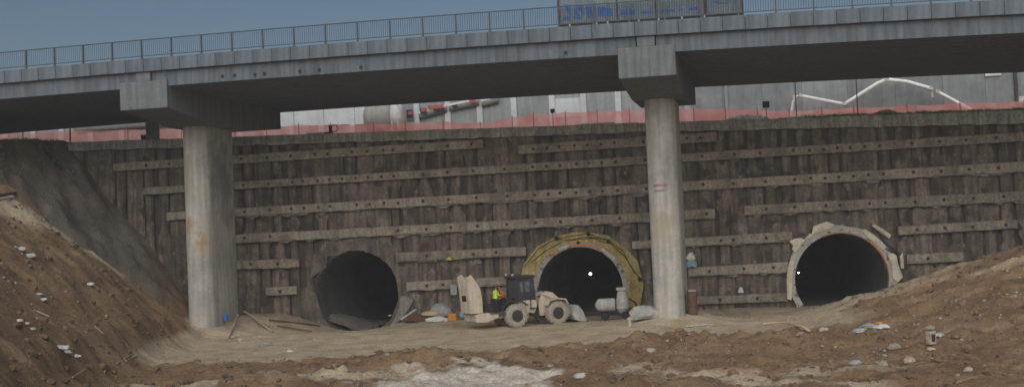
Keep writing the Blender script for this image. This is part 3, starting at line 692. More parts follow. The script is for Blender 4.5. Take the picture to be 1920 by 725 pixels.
tunnel_lamp(1497, 511, 1.2, .065, M['bulb_cold'], 'small cold white lamp at the left side of the right tunnel', 3, (.8, .9, 1))

# ------------------------------------------------------------------ viaduct
via = tag(BR.root('viaduct'), 'long grey concrete road viaduct on hammerhead piers crossing the picture', 'bridge')
def sweep(prof, s0, s1, step=1.6):
    """prof(s) -> list of (t, z); closed section swept along s"""
    n = max(2, int((s1 - s0) / step)); rows = [[(s, t, z) for t, z in prof(s)] for s in np.linspace(s0, s1, n + 1)]
    g = G(); g.sheet(np.array([r + [r[0]] for r in rows])); k = len(rows[0])
    g.add(rows[0], [tuple(range(k))]); g.add(rows[-1], [tuple(range(k - 1, -1, -1))]); return g
SPAN_W = 32.5; PIER_S = [-1.73 - SPAN_W * 2, -1.73 - SPAN_W, -1.73, -1.73 + SPAN_W]
SMIN, SMAX = -62.0, 40.0
WID = 19.0
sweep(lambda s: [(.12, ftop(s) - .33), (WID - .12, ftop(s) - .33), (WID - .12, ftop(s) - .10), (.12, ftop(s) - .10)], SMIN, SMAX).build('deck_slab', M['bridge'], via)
cuts = [SMIN] + [p for p in PIER_S if SMIN < p < SMAX] + [SMAX]
nb = 13; bw = (WID - .4) / nb
for i in range(len(cuts) - 1):
    a = cuts[i] + (.60 if i else 0); b = cuts[i + 1] - (.60 if i < len(cuts) - 2 else 0)
    for j in range(nb):
        t0 = .20 + j * bw + .025; t1 = .20 + (j + 1) * bw - .025
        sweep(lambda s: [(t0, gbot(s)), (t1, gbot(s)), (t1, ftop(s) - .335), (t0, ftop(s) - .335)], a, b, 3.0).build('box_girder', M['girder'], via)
# fascia panels
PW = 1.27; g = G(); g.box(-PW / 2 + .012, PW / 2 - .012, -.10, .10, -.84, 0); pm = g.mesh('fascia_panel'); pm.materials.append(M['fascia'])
s = SMIN + PW / 2; first = None
while s < SMAX:
    o = bpy.data.objects.new('fascia_panel', pm); COL.objects.link(o); o.parent = via
    o.location = (s, random.uniform(-.006, .006), ftop(s) + random.uniform(-.008, .008)); o.rotation_euler = (0, math.atan(2 * 2.65e-4 * s + .01723), 0)
    bv = o.modifiers.new('bevel', 'BEVEL'); bv.width = .015; bv.segments = 1
    s += PW
for side in (WID,):
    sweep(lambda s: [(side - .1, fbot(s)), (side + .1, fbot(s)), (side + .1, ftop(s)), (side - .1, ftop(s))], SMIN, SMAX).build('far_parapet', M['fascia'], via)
# caps, upstands and columns
for pi, sc in enumerate(PIER_S[1:3]):
    gb = gbot(sc); ht = 1.68; top = gb + .38; zb = gb - 1.42; zh = zb - .62
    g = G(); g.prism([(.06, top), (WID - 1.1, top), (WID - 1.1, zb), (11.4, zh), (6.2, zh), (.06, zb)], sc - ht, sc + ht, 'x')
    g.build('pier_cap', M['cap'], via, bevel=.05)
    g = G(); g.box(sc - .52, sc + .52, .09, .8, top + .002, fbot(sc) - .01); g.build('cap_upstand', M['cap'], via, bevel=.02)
    w, L0, L1, rc = .98, 6.3, 11.3, .86
    poly = []
    for (cx, cy, a0) in ((w - rc, L1 - rc, 0), (-w + rc, L1 - rc, 90), (-w + rc, L0 + rc, 180), (w - rc, L0 + rc, 270)):
        for q_ in range(9):
            a = math.radians(a0 + q_ * 90 / 8); poly.append((cx + rc * math.cos(a), cy + rc * math.sin(a)))
    zz = np.arange(-1.0, zh + .05, .75); zz[-1] = zh + .02
    rows = [[(sc + p[0] * (1 + .004 * math.sin(z * 1.3)), p[1], z) for p in poly] for z in zz]
    g = G(); g.sheet(np.array(rows), wrap=True); g.build('pier_column', M['pier_a' if pi == 0 else 'pier_b'], via, smooth=True)
    if pi == 0:
        for cc, rad in (((sc - .4, 6.4, 7.9), (.75, 1.2, 1.0)), ((sc + .5, 6.6, 6.6), (.7, 1.2, 1.3))): add_zone(M['pier_a'], (.34, .205, .085), cc, (rad[0] * .8, rad[1], rad[2] * .8), 3.2, .9)
        add_zone(M['pier_a'], (.34, .31, .21), (sc - .6, 6.5, 11.2), (.9, 1.3, 2.2), 1.2)
        add_zone(M['pier_a'], (.19, .19, .185), (sc + 1, 8.9, 11.2), (.6, 2.0, 3.4), .9, .8)
    else:
        for row, n_ in ((8.95, 5), (8.62, 4)):
            for q_ in range(n_):
                x_ = -.55 + q_ * .17 + (.0 if n_ == 5 else .03); G().tube([(sc + x_, 6.285, row), (sc + x_ + random.uniform(.02, .10), 6.285, row + random.uniform(.10, .2)), (sc + x_ + .13, 6.285, row + random.uniform(-.02, .08))], .022, 5).build('painted_mark', M['dirtyred'], via)
        add_zone(M['pier_b'], (.38, .31, .21), (sc, 6.5, 6.5), (1.3, 1.3, 1.3), 1.2, .8)
# drain holes in the edge girder
for px, py in ((417, 143), (440, 141.5), (478, 140), (496, 138), (562, 133.5), (599, 131), (677, 126), (1061, 99)):
    s, z = BR.hit(px, py, .2); G().lathe([(.10, .205), (.11, .17)], (s, 0, z), 'y', 10).build('drain_hole', M['black'], via)
# railing: one part, its posts, rails and bar panels below it
S0 = BR.hit(493, 92, .0)[0]; BAY = 2.105
g = sweep(lambda s: [(-.03, ftop(s) + 1.19), (.03, ftop(s) + 1.19), (.03, ftop(s) + 1.25), (-.03, ftop(s) + 1.25)], SMIN, SMAX, 2.1)
railing = g.build('railing', M['rail'], via)
sweep(lambda s: [(-.02, ftop(s) + .14), (.02, ftop(s) + .14), (.02, ftop(s) + .19), (-.02, ftop(s) + .19)], SMIN, SMAX, 2.1).build('bottom_rail', M['rail'], railing)
pg = G(); pg.box(-.045, .045, -.05, .05, -.02, 1.22); pg.box(-.10, .10, -.09, .09, -.01, .02); pmesh = pg.mesh('railing_post'); pmesh.materials.append(M['rail'])
bgm = G(); nbar = 15
for k in range(1, nbar): bgm.tube([(BAY * k / nbar, 0, .16), (BAY * k / nbar, 0, 1.21)], .013, 4, False)
bmesh_ = bgm.mesh('bar_panel'); bmesh_.materials.append(M['rail'])
k = int((SMIN - S0) / BAY) + 1
while S0 + k * BAY < SMAX:
    s = S0 + k * BAY; o = bpy.data.objects.new('railing_post', pmesh); COL.objects.link(o); o.parent = railing; o.location = (s, 0, ftop(s))
    if s + BAY < SMAX:
        o = bpy.data.objects.new('bar_panel', bmesh_); COL.objects.link(o); o.parent = railing; o.location = (s, 0, ftop(s)); o.rotation_euler = (0, math.atan(2 * 2.65e-4 * s + .01723), 0)
    k += 1

# ------------------------------------------------------------------ sign panel behind the railing
sL, _ = BR.hit(1046, 40, .35); sR, _ = BR.hit(1392, 20, .35)
zL = ftop(sL)
sign = tag(empty('sign_panel', BR.w(sL, .35, zL), -BR.a), 'long grey panel with blue lettering standing behind the viaduct railing', 'sign')
Ls = sR - sL; slope = (ftop(sR) - ftop(sL)) / Ls
def zline(s, h): return h + slope * s
g = G(); g.add([(0, 0, .22), (Ls, 0, zline(Ls, .22)), (Ls, 0, zline(Ls, 2.7)), (0, 0, 2.7), (0, .05, .22), (Ls, .05, zline(Ls, .22)), (Ls, .05, zline(Ls, 2.7)), (0, .05, 2.7)], [(0, 1, 2, 3), (7, 6, 5, 4), (0, 4, 5, 1), (1, 5, 6, 2), (2, 6, 7, 3), (3, 7, 4, 0)])
g.build('panel', M['panelgrey'], sign)
g = G(); g.add([(0, -.04, .06), (Ls, -.04, zline(Ls, .06)), (Ls, -.04, zline(Ls, .22)), (0, -.04, .22), (0, .1, .06), (Ls, .1, zline(Ls, .06)), (Ls, .1, zline(Ls, .22)), (0, .1, .22)], [(0, 1, 2, 3), (7, 6, 5, 4), (0, 4, 5, 1), (1, 5, 6, 2), (2, 6, 7, 3), (3, 7, 4, 0)])
g.build('bottom_beam', M['black'], sign)
for zx in (35, 590, 955, 1430, 1780):
    s = BR.hit(1040 + zx / 5.05, 15, .33)[0] - sL; w = .09 if zx != 1430 else .16
    G().box(s - w / 2, s + w / 2, -.05, .12, zline(s, -.1), zline(s, 2.75)).build('frame_post', M['darkmetal'], sign)
for zx in (140, 395, 500, 795, 985, 1205, 1420):
    s = BR.hit(1040 + zx / 5.05, 35, .3)[0] - sL
    G().box(s - .05, s + .05, -.06, -.045, zline(s, -.1), zline(s, .24)).build('foot_bracket', M['dustywhite'], sign)
BL = [[(80, 44), (150, 44), (152, 148), (132, 140)], [(78, 166), (150, 160), (152, 186), (78, 192)], [(180, 64), (182, 182), (258, 176)], [(198, 48), (266, 46), (266, 152)], [(300, 58), (376, 54), (371, 160), (305, 166)],
      [(410, 66), (550, 84), (546, 152), (413, 160)], [(622, 96), (762, 92), (762, 138), (622, 142)], [(815, 106), (922, 100), (922, 128), (815, 132)], [(1004, 92), (1136, 86), (1136, 112), (1004, 118)],
      [(1170, 84), (1212, 80), (1212, 106), (1170, 110)], [(1268, 70), (1352, 64), (1352, 92), (1268, 98)], [(1480, -10), (1520, 12), (1580, 26), (1640, 20), (1640, 34), (1575, 40), (1500, 22)]]
for poly in BL:
    P = [BR.hit(1040 + x / 5.05, y / 5.05, .345) for x, y in poly]
    g = G(); g.prism([(p[0] - sL, p[1] - zL) for p in P], -.014, -.002, 'y'); g.build('lettering', M['signblue'], sign)
g = G(); s1 = BR.hit(1040 + 1540 / 5.05, 22, .1)[0] - sL; g.box(s1, s1 + .95, -.12, .2, zline(s1, .0), zline(s1, .22)); g.build('ballast_block', M['black'], sign, bevel=.05)

# ------------------------------------------------------------------ on the upper ground behind the wall
def up_root(name, px, t, label, cat, group=None):
    s, _ = WA.hit(px, 230, t); return tag(empty(name, WA.w(s, t, ztop_wall(s) - .12), -WA.a), label, cat, group)
def up(px, py, t, s0, z0): s, z = WA.hit(px, py, t); return s - s0, z - z0
# red safety netting on posts
NT = 9.0
net = tag(WA.root('safety_net_fence'), 'faded red plastic safety netting strung along the wall top', 'fence')
NET = [(-60, 253), (0, 250), (130, 244), (240, 243), (340, 240), (440, 240), (500, 238), (560, 233), (620, 233), (700, 232), (760, 229), (830, 227), (900, 230), (960, 219), (1000, 213), (1060, 210), (1120, 208), (1180, 205), (1240, 203), (1300, 203), (1360, 203), (1420, 205), (1480, 207), (1540, 204), (1600, 201), (1700, 197), (1800, 193), (1920, 189), (2000, 186)]
tops = [(WA.hit(x, y, NT)) for x, y in NET]
for i in range(len(tops) - 1):
    (sa, za), (sb, zb) = tops[i], tops[i + 1]; rows = []
    n = 10
    for p in range(n + 1):
        f = p / n; s = sa + (sb - sa) * f; zt = za + (zb - za) * f - .10 * math.sin(f * math.pi) + .03 * sf((s * 2, 0, 0, 3)); z0 = ztop_wall(s) - .1
        rows.append([(s, NT + .06 * sf((s * 1.2, z0 + e * 2, 0, 7)) + .05 * math.sin(e * 3 + i), z0 + (zt - z0) * e) for e in np.linspace(0, 1, 5)])
    g = G(); g.sheet(np.array(rows)); g.build('net_panel', M['net'], net, smooth=True)
    g = G(); z0 = ztop_wall(sa) - .2; g.tube([(sa, NT - .05, z0), (sa + random.uniform(-.04, .04), NT - .05, za + .12)], .028, 6); g.build('fence_post', M['rust'], net)
# pale boundary wall: panels between pilasters
BT = 13.0
bw_ = tag(WA.root('boundary_wall'), 'pale grey panelled boundary wall with white pilasters behind the red netting', 'wall')
PIL = [-110, -50, 10, 62, 115, 170, 228, 285, 340, 395, 450, 500, 546, 602, 660, 720, 782, 840, 900, 964, 1036, 1095, 1160, 1225, 1290]
ps = [WA.hit(x, 215, BT)[0] for x in PIL]
for i, s in enumerate(ps):
    z0 = ztop_wall(s) - .4
    G().box(s - .26, s + .26, BT - .16, BT + .3, z0, z0 + 6.6).build('pilaster', M['bgpost'], bw_, bevel=.03)
    if i < len(ps) - 1:
        a, b = s + .27, ps[i + 1] - .27
        G().box(a, b, BT, BT + .2, z0, z0 + 6.4).build('wall_panel', M['bgpanel'], bw_)
        if i in (11, 12, 13, 14, 20): G().box(a, b, BT - .07, BT - .005, z0 + 2.3, z0 + 3.9).build('white_board', M['bgpost'], bw_)
for (x0, y0, x1, y1) in ((786, 221, 838, 207), (842, 206, 898, 195), (903, 198, 935, 190), (140, 246, 340, 232)):
    (sa, za), (sb, zb) = WA.hit(x0, y0, BT - .3), WA.hit(x1, y1, BT - .3)
    G().tube([(sa, BT - .3, za), (sb, BT - .3, zb)], .13, 4).build('sloping_rail', M['steel'], bw_)
    G().tube([(sa, BT - .34, za + .32), (sb, BT - .34, zb + .32)], .20, 4).build('sloping_rail', M['bgpost'], bw_)
for (x0, x1, y0, y1, m_) in ((762, 774, 206, 221, 'black'), (765, 773, 209, 215, 'dirtyred'), (788, 800, 203, 213, 'black'), (790, 799, 204, 209, 'dirtyred'), (802, 832, 198, 203, 'dirtyred'), (813, 834, 203, 208, 'black'), (848, 858, 197, 201, 'black'), (880, 892, 188, 192, 'dirtyred')):
    (sa, za), (sb, zb) = WA.hit(x0, y0, BT - .6), WA.hit(x1, y1, BT - .6)
    t_ = BT - .62 - (.05 if m_ == 'dirtyred' else 0); G().box(sa, sb, t_, t_ + .04, zb, za).build('marking_board', M[m_], bw_)
# plain grey concrete wall to the right
gw = tag(WA.root('concrete_wall'), 'blotchy grey concrete wall behind the boom at the upper right', 'wall')
SE = [WA.hit(x, 200, BT - 1.5)[0] for x in (1296, 1355, 1430, 1505, 1590, 1680, 1770, 1850, 1930, 2010)]
for i in range(len(SE) - 1):
    z0 = ztop_wall(SE[i]) - .4; G().box(SE[i] + .01, SE[i + 1] - .01, BT - 1.5 + random.uniform(-.02, .02), BT - 1.1, z0, z0 + 6.6).build('wall_panel', M['bgwall'], gw)
for px in (1362, 1907):
    s = WA.hit(px, 190, BT - 1.7)[0]; z0 = ztop_wall(s); G().box(s - .12, s + .12, BT - 1.75, BT - 1.52, z0, z0 + 6).build('pilaster', M['darkmetal' if px > 1900 else 'bgpanel'], gw)
s, z = WA.hit(1847, 139, BT - 1.6); e, z2 = WA.hit(1877, 139, BT - 1.6); G().box(s, e, BT - 1.65, BT - 1.52, z - .18, z + .12).build('white_board', M['white'], gw)
s, z = WA.hit(1912, 186, BT - 1.6); G().box(s - .3, s + .3, BT - 1.7, BT - 1.52, z - .3, z + .2).build('junction_box', M['white'], gw)
# round tank / mixer drum
T_ = 10.8; s0 = WA.hit(722, 240, T_)[0]; z0 = ztop_wall(s0) - .12
tank = tag(empty('storage_tank', WA.w(s0, T_, z0), -WA.a), 'rounded grey tank with a white end standing behind the red netting', 'tank')
hw = (WA.hit(760, 220, T_)[0] - WA.hit(686, 220, T_)[0]) / 2
g = G(); g.lathe([(.0, -hw), (.7, -hw + .03), (1.12, -hw + .22), (1.28, -hw + .6), (1.30, .3), (1.30, hw * .45)], (0, 0, 2.35), 'x', 28); g.build('shell', M['tank'], tank, smooth=True)
g = G(); g.lathe([(1.305, hw * .45), (1.30, hw * .7), (1.18, hw * .9), (.8, hw), (0, hw + .03)], (0, 0, 2.35), 'x', 28); g.build('end_dome', M['white'], tank, smooth=True)
for x in (-.75, .8):
    g = G(); g.prism([(-1.0, 0), (1.0, 0), (1.1, 1.55), (.6, 1.27), (0, 1.15), (-.6, 1.27), (-1.1, 1.55)], x - .12, x + .12, 'x'); g.build('saddle', M['darkmetal'], tank)
for x in (hw * .55, hw * .85): G().box(x - .07, x + .07, -1.35, -1.2, 0, 2.1).build('leg', M['dustywhite'], tank)
# small pump with hose loop beside the tank
s0 = WA.hit(626, 245, 2.0)[0]; z0 = ztop_wall(s0)
pump = tag(empty('water_pump', WA.w(s0, .7, z0), -WA.a), 'small black pump with a wire loop on the coping left of the tank', 'pump')
g = G(); g.box(-.35, .25, -.2, .2, 0, .22); g.box(.02, .22, -.15, .15, .22, .75); g.build('motor', M['black'], pump, bevel=.03)
g = G(); g.tube([(.42 + .26 * math.cos(a), 0, .48 + .26 * math.sin(a)) for a in np.linspace(-2, 4.2, 20)], .035, 6); g.tube([(.22, 0, .3), (.42, 0, .22)], .035, 6); g.build('hose_loop', M['black'], pump)
# concrete pump boom
T_ = 10.0; s0, zz0 = WA.hit(1822, 207, T_); z0 = ztop_wall(s0) - .12
boom = tag(empty('pump_boom', WA.w(s0, T_, z0), -WA.a), 'white folding concrete pump boom zigzagging above the netting', 'pump boom')
BP = [(1822, 207), (1757, 172), (1745, 166), (1700, 153), (1662, 149), (1645, 156), (1583, 195), (1500, 179), (1489, 182), (1483, 219)]
BP = [up(x, y, T_, s0, z0) for x, y in BP]; BP = [(a, 0, b) for a, b in BP]
for a, b, r in ((0, 1, .16), (2, 3, .16), (3, 4, .15), (4, 6, .13), (6, 7, .12), (8, 9, .11)):
    seg = BP[a:b + 1]; G().tube(seg, r, 8).build('boom_section', M['boom'], boom)
    if r > .09: G().tube([(p[0], -.22, p[2] - .12) for p in seg], .05, 6).build('delivery_pipe', M['dustywhite'], boom)
for k in (1, 2, 4, 6, 7, 8): G().lathe([(.17, -.2), (.17, .2)], BP[k], 'y', 10).build('boom_joint', M['dustywhite'], boom)
G().tube([BP[7], BP[8]], .08, 8).build('boom_elbow', M['boom'], boom)
G().tube([BP[2], (BP[2][0] + .1, 0, BP[2][2] - .7)], [.12, .07], 8).build('end_hose', M['dustywhite'], boom)
G().tube([(0, 0, 0), (0, 0, zz0 - z0)], .2, 10).build('mast', M['dustywhite'], boom)
# floodlight, poles, heap
T_ = 3.5
for px, py, hgt, nm, lab in ((1438, 196, 0, 'floodlight', 'black boxy floodlight on a thin pole near the rubble heap'), (1037, 208, 0, 'floodlight', 'small black floodlight on a white pilaster line above the netting')):
    r_ = up_root(nm, px, T_, lab, 'floodlight'); s, z = WA.hit(px, py, T_); zz_ = z - r_.location[2]; k = .24 if px > 1400 else .16
    g = G(); g.box(-k, k, -.15, .15, zz_ - k, zz_ + k); g.build('lamp_housing', M['black'], r_, bevel=.04)
    G().tube([(0, .1, 0), (0, .1, zz_ - k)], .03, 6).build('pole', M['darkmetal'], r_)
for px, yt, lab in ((1494, 150, 'thin dark pole beside the foot of the white boom'), (1609, 148, 'tall thin pole standing where the boom folds'), (1718, 168, 'short pale pole under the raised boom'), (42, 236, 'thin dark pole above the grass at far left'), (131, 240, 'dark pole above the left end of the coping')):
    T_ = 3.2; r_ = up_root('pole', px, T_, lab, 'pole'); s, z = WA.hit(px, yt, T_); zz_ = z - r_.location[2]
    g = G(); g.tube([(0, 0, 0), (.02, 0, zz_)], .04, 6); g.lathe([(.09, 0), (.09, .05)], (0, 0, 0), 'z', 8); r2 = g.build('shaft', M['bgpost'] if px == 1718 else M['darkmetal'], r_)
def heap(px, t, wid, hgt, label, m, n=150, seed=1):
    s0, _ = WA.hit(px, 220, t); z0 = ztop_wall(s0) - .1; root = tag(empty('rubble_heap', WA.w(s0, t, z0), -WA.a), label, 'heap')
    rows = []
    for i in range(22):
        u = -1 + 2 * i / 21; row = []
        for j in range(12):
            v = -1 + 2 * j / 11; d = max(0, 1 - u * u - v * v); row.append((u * wid, v * 1.2, hgt * d ** .8 * (1 + .35 * sf((u * 3 + seed, v * 3, 0, seed))) - .05))
        rows.append(row)
    G().sheet(np.array(rows)).build('mound', m, root, smooth=True)
    g = G(); rr = random.Random(seed)
    for i in range(n):
        u, v = rr.uniform(-.95, .95), rr.uniform(-.95, .5); d = max(0, 1 - u * u - v * v)
        if d <= 0: continue
        V, F_ = ROCKS[i % 12]; r = rr.uniform(.05, .17); g.add(V * r + np.array([u * wid, v * 1.2, hgt * d ** .8 * .98]), F_)
    tag(g.build('stones', m, root), kind='stuff')
heap(1398, 4.2, 2.1, .85, 'heap of grey rubble on the wall top behind the coping', M['gravel'])
heap(1660, 1.3, 1.1, .55, 'low dark heap of stones in the grass on the wall top', M['gravel'], 70, 4)
# planks lying on the coping
for px0, px1, py, lab in ((1460, 1548, 221, 'white plank lying on the coping below the boom'), (1088, 1152, 231, 'white plank on the coping left of the right pier'), (575, 606, 250, 'short white board on the coping left of the black pump')):
    (sa, za), (sb, zb) = WA.hit(px0, py, -.3), WA.hit(px1, py - .03 * (px1 - px0), -.3); zt = ztop_wall((sa + sb) / 2) + .03
    o = tag(empty('plank', WA.w(sa, -.3, zt), -WA.a), lab, 'plank'); G().box(0, sb - sa, -.12, .12, 0, .09).build('board', M['plastic_white'], o)
# white block on a dark footing, seen between the left cap and pier
s0 = WA.hit(286, 240, 3.0)[0]; z0 = ztop_wall(s0) - .1
o = tag(empty('site_cabinet', WA.w(s0, 3.0, z0), -WA.a), 'grey site cabinet on a dark footing left of the left pier', 'cabinet')
G().box(-.42, .42, -.4, .4, .45, 1.75).build('body', M['bgpanel'], o, bevel=.04); G().box(-.5, .5, -.45, .45, 0, .45).build('footing', M['black'], o); G().box(-.45, .45, -.43, .43, 1.751, 1.82).build('lid', M['bgpost'], o)
s0 = WA.hit(271, 257, .5)[0]; o = tag(empty('bucket', WA.w(s0, .3, ztop_wall(s0) + .02), -WA.a), 'dark bucket on the coping left of the left pier', 'bucket')
G().lathe([(.16, 0), (.22, .42), (.19, .42), (.14, .05)], (0, 0, 0), 'z', 14).build('pail', M['black'], o); G().tube([(.2 * math.cos(a), 0, .4 + .2 * math.sin(a)) for a in np.linspace(0, math.pi, 10)], .012, 5).build('handle', M['steel'], o)
# slanting white board at the far left, in front of the netting
s0, zz_ = WA.hit(38, 268, 1.6); o = tag(empty('plank', WA.w(s0, 1.6, zz_ - .35), -WA.a), 'slanting white board leaning on the netting at far left', 'plank')
g = G(); g.obox((.0, 0, .35), (1.25, .06, .22), Matrix.Rotation(math.radians(28), 3, 'Y')); g.build('board', M['plastic_white'], o)
# grass along the coping and at the top left
rr = np.random.RandomState(11); g = G()
def blades(s, t, z, n, hgt):
    for _ in range(n):
        a = rr.uniform(0, 3.14); h_ = hgt * rr.uniform(.5, 1.3); w_ = .03; dx, dy = math.cos(a) * w_, math.sin(a) * w_; lx, ly = rr.uniform(-.1, .1), rr.uniform(-.1, .1)
        o_ = s + rr.uniform(-.18, .18), t + rr.uniform(-.15, .15)
        g.add([(o_[0] - dx, o_[1] - dy, z), (o_[0] + dx, o_[1] + dy, z), (o_[0] + lx, o_[1] + ly, z + h_)], [(0, 1, 2)])
for i in range(1100):
    px = rr.uniform(1500, 1960); s = WA.hit(px, 215, .4)[0]
    if mnoise.noise((s * .6, 2.0, 5)) + rr.uniform(-.5, .5) > -.1: blades(s, rr.uniform(-.5, .6), ztop_wall(s) + .0, 7, .22 + .12 * mnoise.noise((s * .9, 7, 0)))
gr = g.build('grass', M['grass']); gr.location = WA.o; gr.rotation_euler = (0, 0, -WA.a); tag(gr, 'short green grass growing along the coping at the upper right', 'grass', kind='stuff')
g = G(); gx = rr.uniform(-46, -30, 1500); gy = rr.uniform(78, 96, 1500); s, t, bank, hp, rg, d = masks(gx, gy)
kk = (d > 8.6 + 2.5 * rr.rand(1500)) & (vnoise(gx * .5, gy * .5, 0, 2) > -.4) & (t < 6); gx, gy = gx[kk], gy[kk]
for x, y, z in zip(gx, gy, height(gx, gy)): blades(x, y, z - .02, 6, .22)
gr = g.build('grass', M['grass']); tag(gr, 'thin grass on the crest of the bank at the upper left', 'grass', kind='stuff')

# ------------------------------------------------------------------ wheel loader with its rear hood open
p = ghit(957, 613); LH = math.radians(24)
ldr = tag(empty('wheel_loader', (p.x, p.y + .9, p.z + .0), LH), 'muddy beige wheel loader with its rear hood standing open', 'wheel loader')
zl = p.z
def wheel(x, y):
    R_, w = .80, .29
    prof = [(.42, -w), (.60, -w * 1.06), (.72, -w * .98), (.785, -w * .75), (R_, 0), (.785, w * .75), (.72, w * .98), (.60, w * 1.06), (.42, w)]
    g = G(); g.lathe(prof, (0, 0, 0), 'y', 32, closed=True)
    for k in range(18):
        a = 2 * math.pi * k / 18
        for sg in (-1, 1):
            m3 = Matrix.Rotation(-(a + sg * .08), 3, 'Y') @ Matrix.Rotation(sg * .5, 3, 'X')
            c = (math.sin(a + sg * .08) * -.79, sg * .13, math.cos(a + sg * .08) * .79); m3 = Matrix.Rotation(-(a + sg * .08), 3, 'Y') @ Matrix.Rotation(sg * .55, 3, 'Z')
            g.obox(c, (.085, .30, .06), m3)
    t = g.build('wheel', M['mudtyre'], ldr, loc=(x, y, R_ - .04))
    g = G(); g.lathe([(.0, -.20), (.13, -.22), (.15, -.12), (.36, -.10), (.42, -.24), (.45, -.26)], (0, 0, 0), 'y', 24); g.lathe([(.0, .20), (.13, .22), (.15, .12), (.36, .10), (.42, .24), (.45, .26)], (0, 0, 0), 'y', 24)
    g.build('rim', M['darkmetal'], t, smooth=False)
for x in (0, 3.1):
    for y in (-1.02, 1.02): wheel(x, y)
B = M['beige']
G().box(-2.75, 1.25, -.52, .52, .62, 1.02).build('rear_frame', B, ldr, bevel=.04)
G().prism([(-2.95, .50), (-2.95, 1.02), (-2.1, 1.10), (-1.3, 1.0), (-1.3, .72), (-2.2, .45)], -1.12, 1.12, 'y').build('counterweight', B, ldr, bevel=.06)
for sgn in (-1, 1):
    g = G(); g.prism([(-1.05, .95), (-.95, 1.45), (-.5, 1.80), (.5, 1.80), (.95, 1.45), (1.0, 1.38), (.55, 1.70), (-.5, 1.70), (-.85, 1.40), (-.95, .95)], sgn * .72 - .3, sgn * .72 + .3, 'y'); g.build('fender', M['darkmetal'], ldr)
g = G(); g.box(-2.0, -.25, -.42, .42, 1.02, 1.62); g.box(-1.75, -.9, -.52, .52, 1.05, 1.4); g.lathe([(.16, -.1), (.16, .35)], (-1.2, .1, 1.62), 'z', 12); g.box(-.5, -.1, -.6, .6, 1.02, 1.95); g.tube([(-1.6, -.4, 1.2), (-1.2, -.55, 1.6), (-.6, -.45, 1.5), (-.3, -.5, 1.2)], .05, 8); g.build('engine', M['darkmetal'], ldr)
G().tube([(-.6, .25, 1.6), (-.6, .25, 2.5), (-.7, .25, 2.65)], .07, 10).build('exhaust', M['rust'], ldr)
# raised hood: back plate with grille, two side plates with prongs
hx0, hx1 = -3.25, -2.35
lean = Matrix.Rotation(math.radians(-5), 3, 'Y')
def hood_part(g, name, m, par=None):
    g.v = [tuple(lean @ (Vector(v) - Vector((-2.8, 0, 1.1))) + Vector((-2.8, 0, 1.1))) for v in g.v]; return g.build(name, m, par or ldr, bevel=.03)
g = G(); g.prism([(-.88, 1.12), (.88, 1.12), (.87, 3.62), (.66, 3.66), (.56, 2.85), (-.56, 2.85), (-.66, 3.66), (-.87, 3.62)], hx0, hx0 + .07, 'x'); hood = hood_part(g, 'hood', B)
for sgn in (-1, 1):
    g = G(); g.prism([(hx0 + .08, 1.12), (hx1, 1.05), (hx1 + .06, 2.0), (hx1 + .0, 2.75), (hx1 - .35, 3.45), (hx0 + .35, 3.74), (hx0 + .08, 3.62)], sgn * .85 - .035, sgn * .85 + .035, 'y'); hood_part(g, 'side_panel', B, hood)
g = G(); g.box(hx0 - .02, hx0 - .004, -.38, .38, 1.95, 2.35); hood_part(g, 'grille', M['black'], hood)
g = G(); g.box(hx0 + .09, hx1 - .1, -.80, .80, 1.13, 1.2); hood_part(g, 'inner_plate', M['black'], hood)
# cab
cz0, cz1 = 1.35, 3.42
G().prism([(.1, .85), (1.55, .85), (1.75, 1.35), (1.7, 1.75), (.1, 1.75)], -.78, .78, 'y').build('cab_base', B, ldr, bevel=.04)
G().prism([(.15, 1.76), (1.62, 1.76), (1.50, 3.30), (.22, 3.30)], -.70, .70, 'y').build('cab_glass', M['glass'], ldr)
for (x0, x1) in ((.13, .20), (1.63, 1.50), (.80, .80)):
    for y in (-.73, .73): G().tube([(x0, y, 1.74), (x1, y, 3.32)], .055, 6).build('cab_pillar', M['darkmetal'], ldr)
G().prism([(.02, 3.30), (1.66, 3.30), (1.70, 3.38), (1.6, 3.46), (.1, 3.46), (0, 3.38)], -.82, .82, 'y').build('cab_roof', M['darkmetal'], ldr, bevel=.03)
g = G()
for k in range(3): g.box(.35 + k * .4, .75 + k * .4, -1.08 + .0, -.80, .55 + k * .32, .60 + k * .32)
g.build('steps', M['darkmetal'], ldr)
G().tube([(1.5, -.75, 2.9), (1.75, -1.05, 2.95), (1.75, -1.05, 2.6)], .025, 6).build('mirror_arm', M['darkmetal'], ldr)
G().box(1.72, 1.77, -1.17, -.95, 2.3, 2.62).build('mirror', M['black'], ldr)
for y in (-.55, .55):
    for x in (.05, 1.62): G().lathe([(.07, -.05), (.10, .0), (.09, .08)], (x, y, 3.53), 'x', 10).build('work_light', M['dustywhite'], ldr)
for pts in ([(.2, -.86, 1.1), (.2, -.90, 2.3), (.5, -.86, 2.4)], [(1.2, -.86, 1.1), (1.25, -.9, 2.2)], [(-1.9, -.6, 1.08), (-1.9, -.6, 1.9), (-1.0, -.6, 1.95), (-1.0, -.6, 1.1)]): G().tube(pts, .028, 6).build('handrail', M['darkmetal'], ldr)
for y in (-.2, .0, .2): G().tube([(1.3, y, 1.1), (1.8, y * 1.4, 1.45), (2.3, y, 1.2)], .035, 6).build('hydraulic_hose', M['black'], ldr)
for pts in ([(2.3, -.35, 1.9), (2.9, -.42, 2.05), (3.5, -.38, 1.4)], [(2.3, .35, 1.9), (2.9, .42, 2.05), (3.5, .38, 1.4)]): G().tube(pts, .03, 6).build('hydraulic_hose', M['black'], ldr)
G().box(.55, 1.25, -.712, -.702, 2.35, 3.05).build('side_window', M['window_sky'], ldr)
for y in (-.75, .75): G().box(3.74, 3.80, y - .12, y + .12, 1.45, 1.65).build('headlight', M['dustywhite'], ldr)
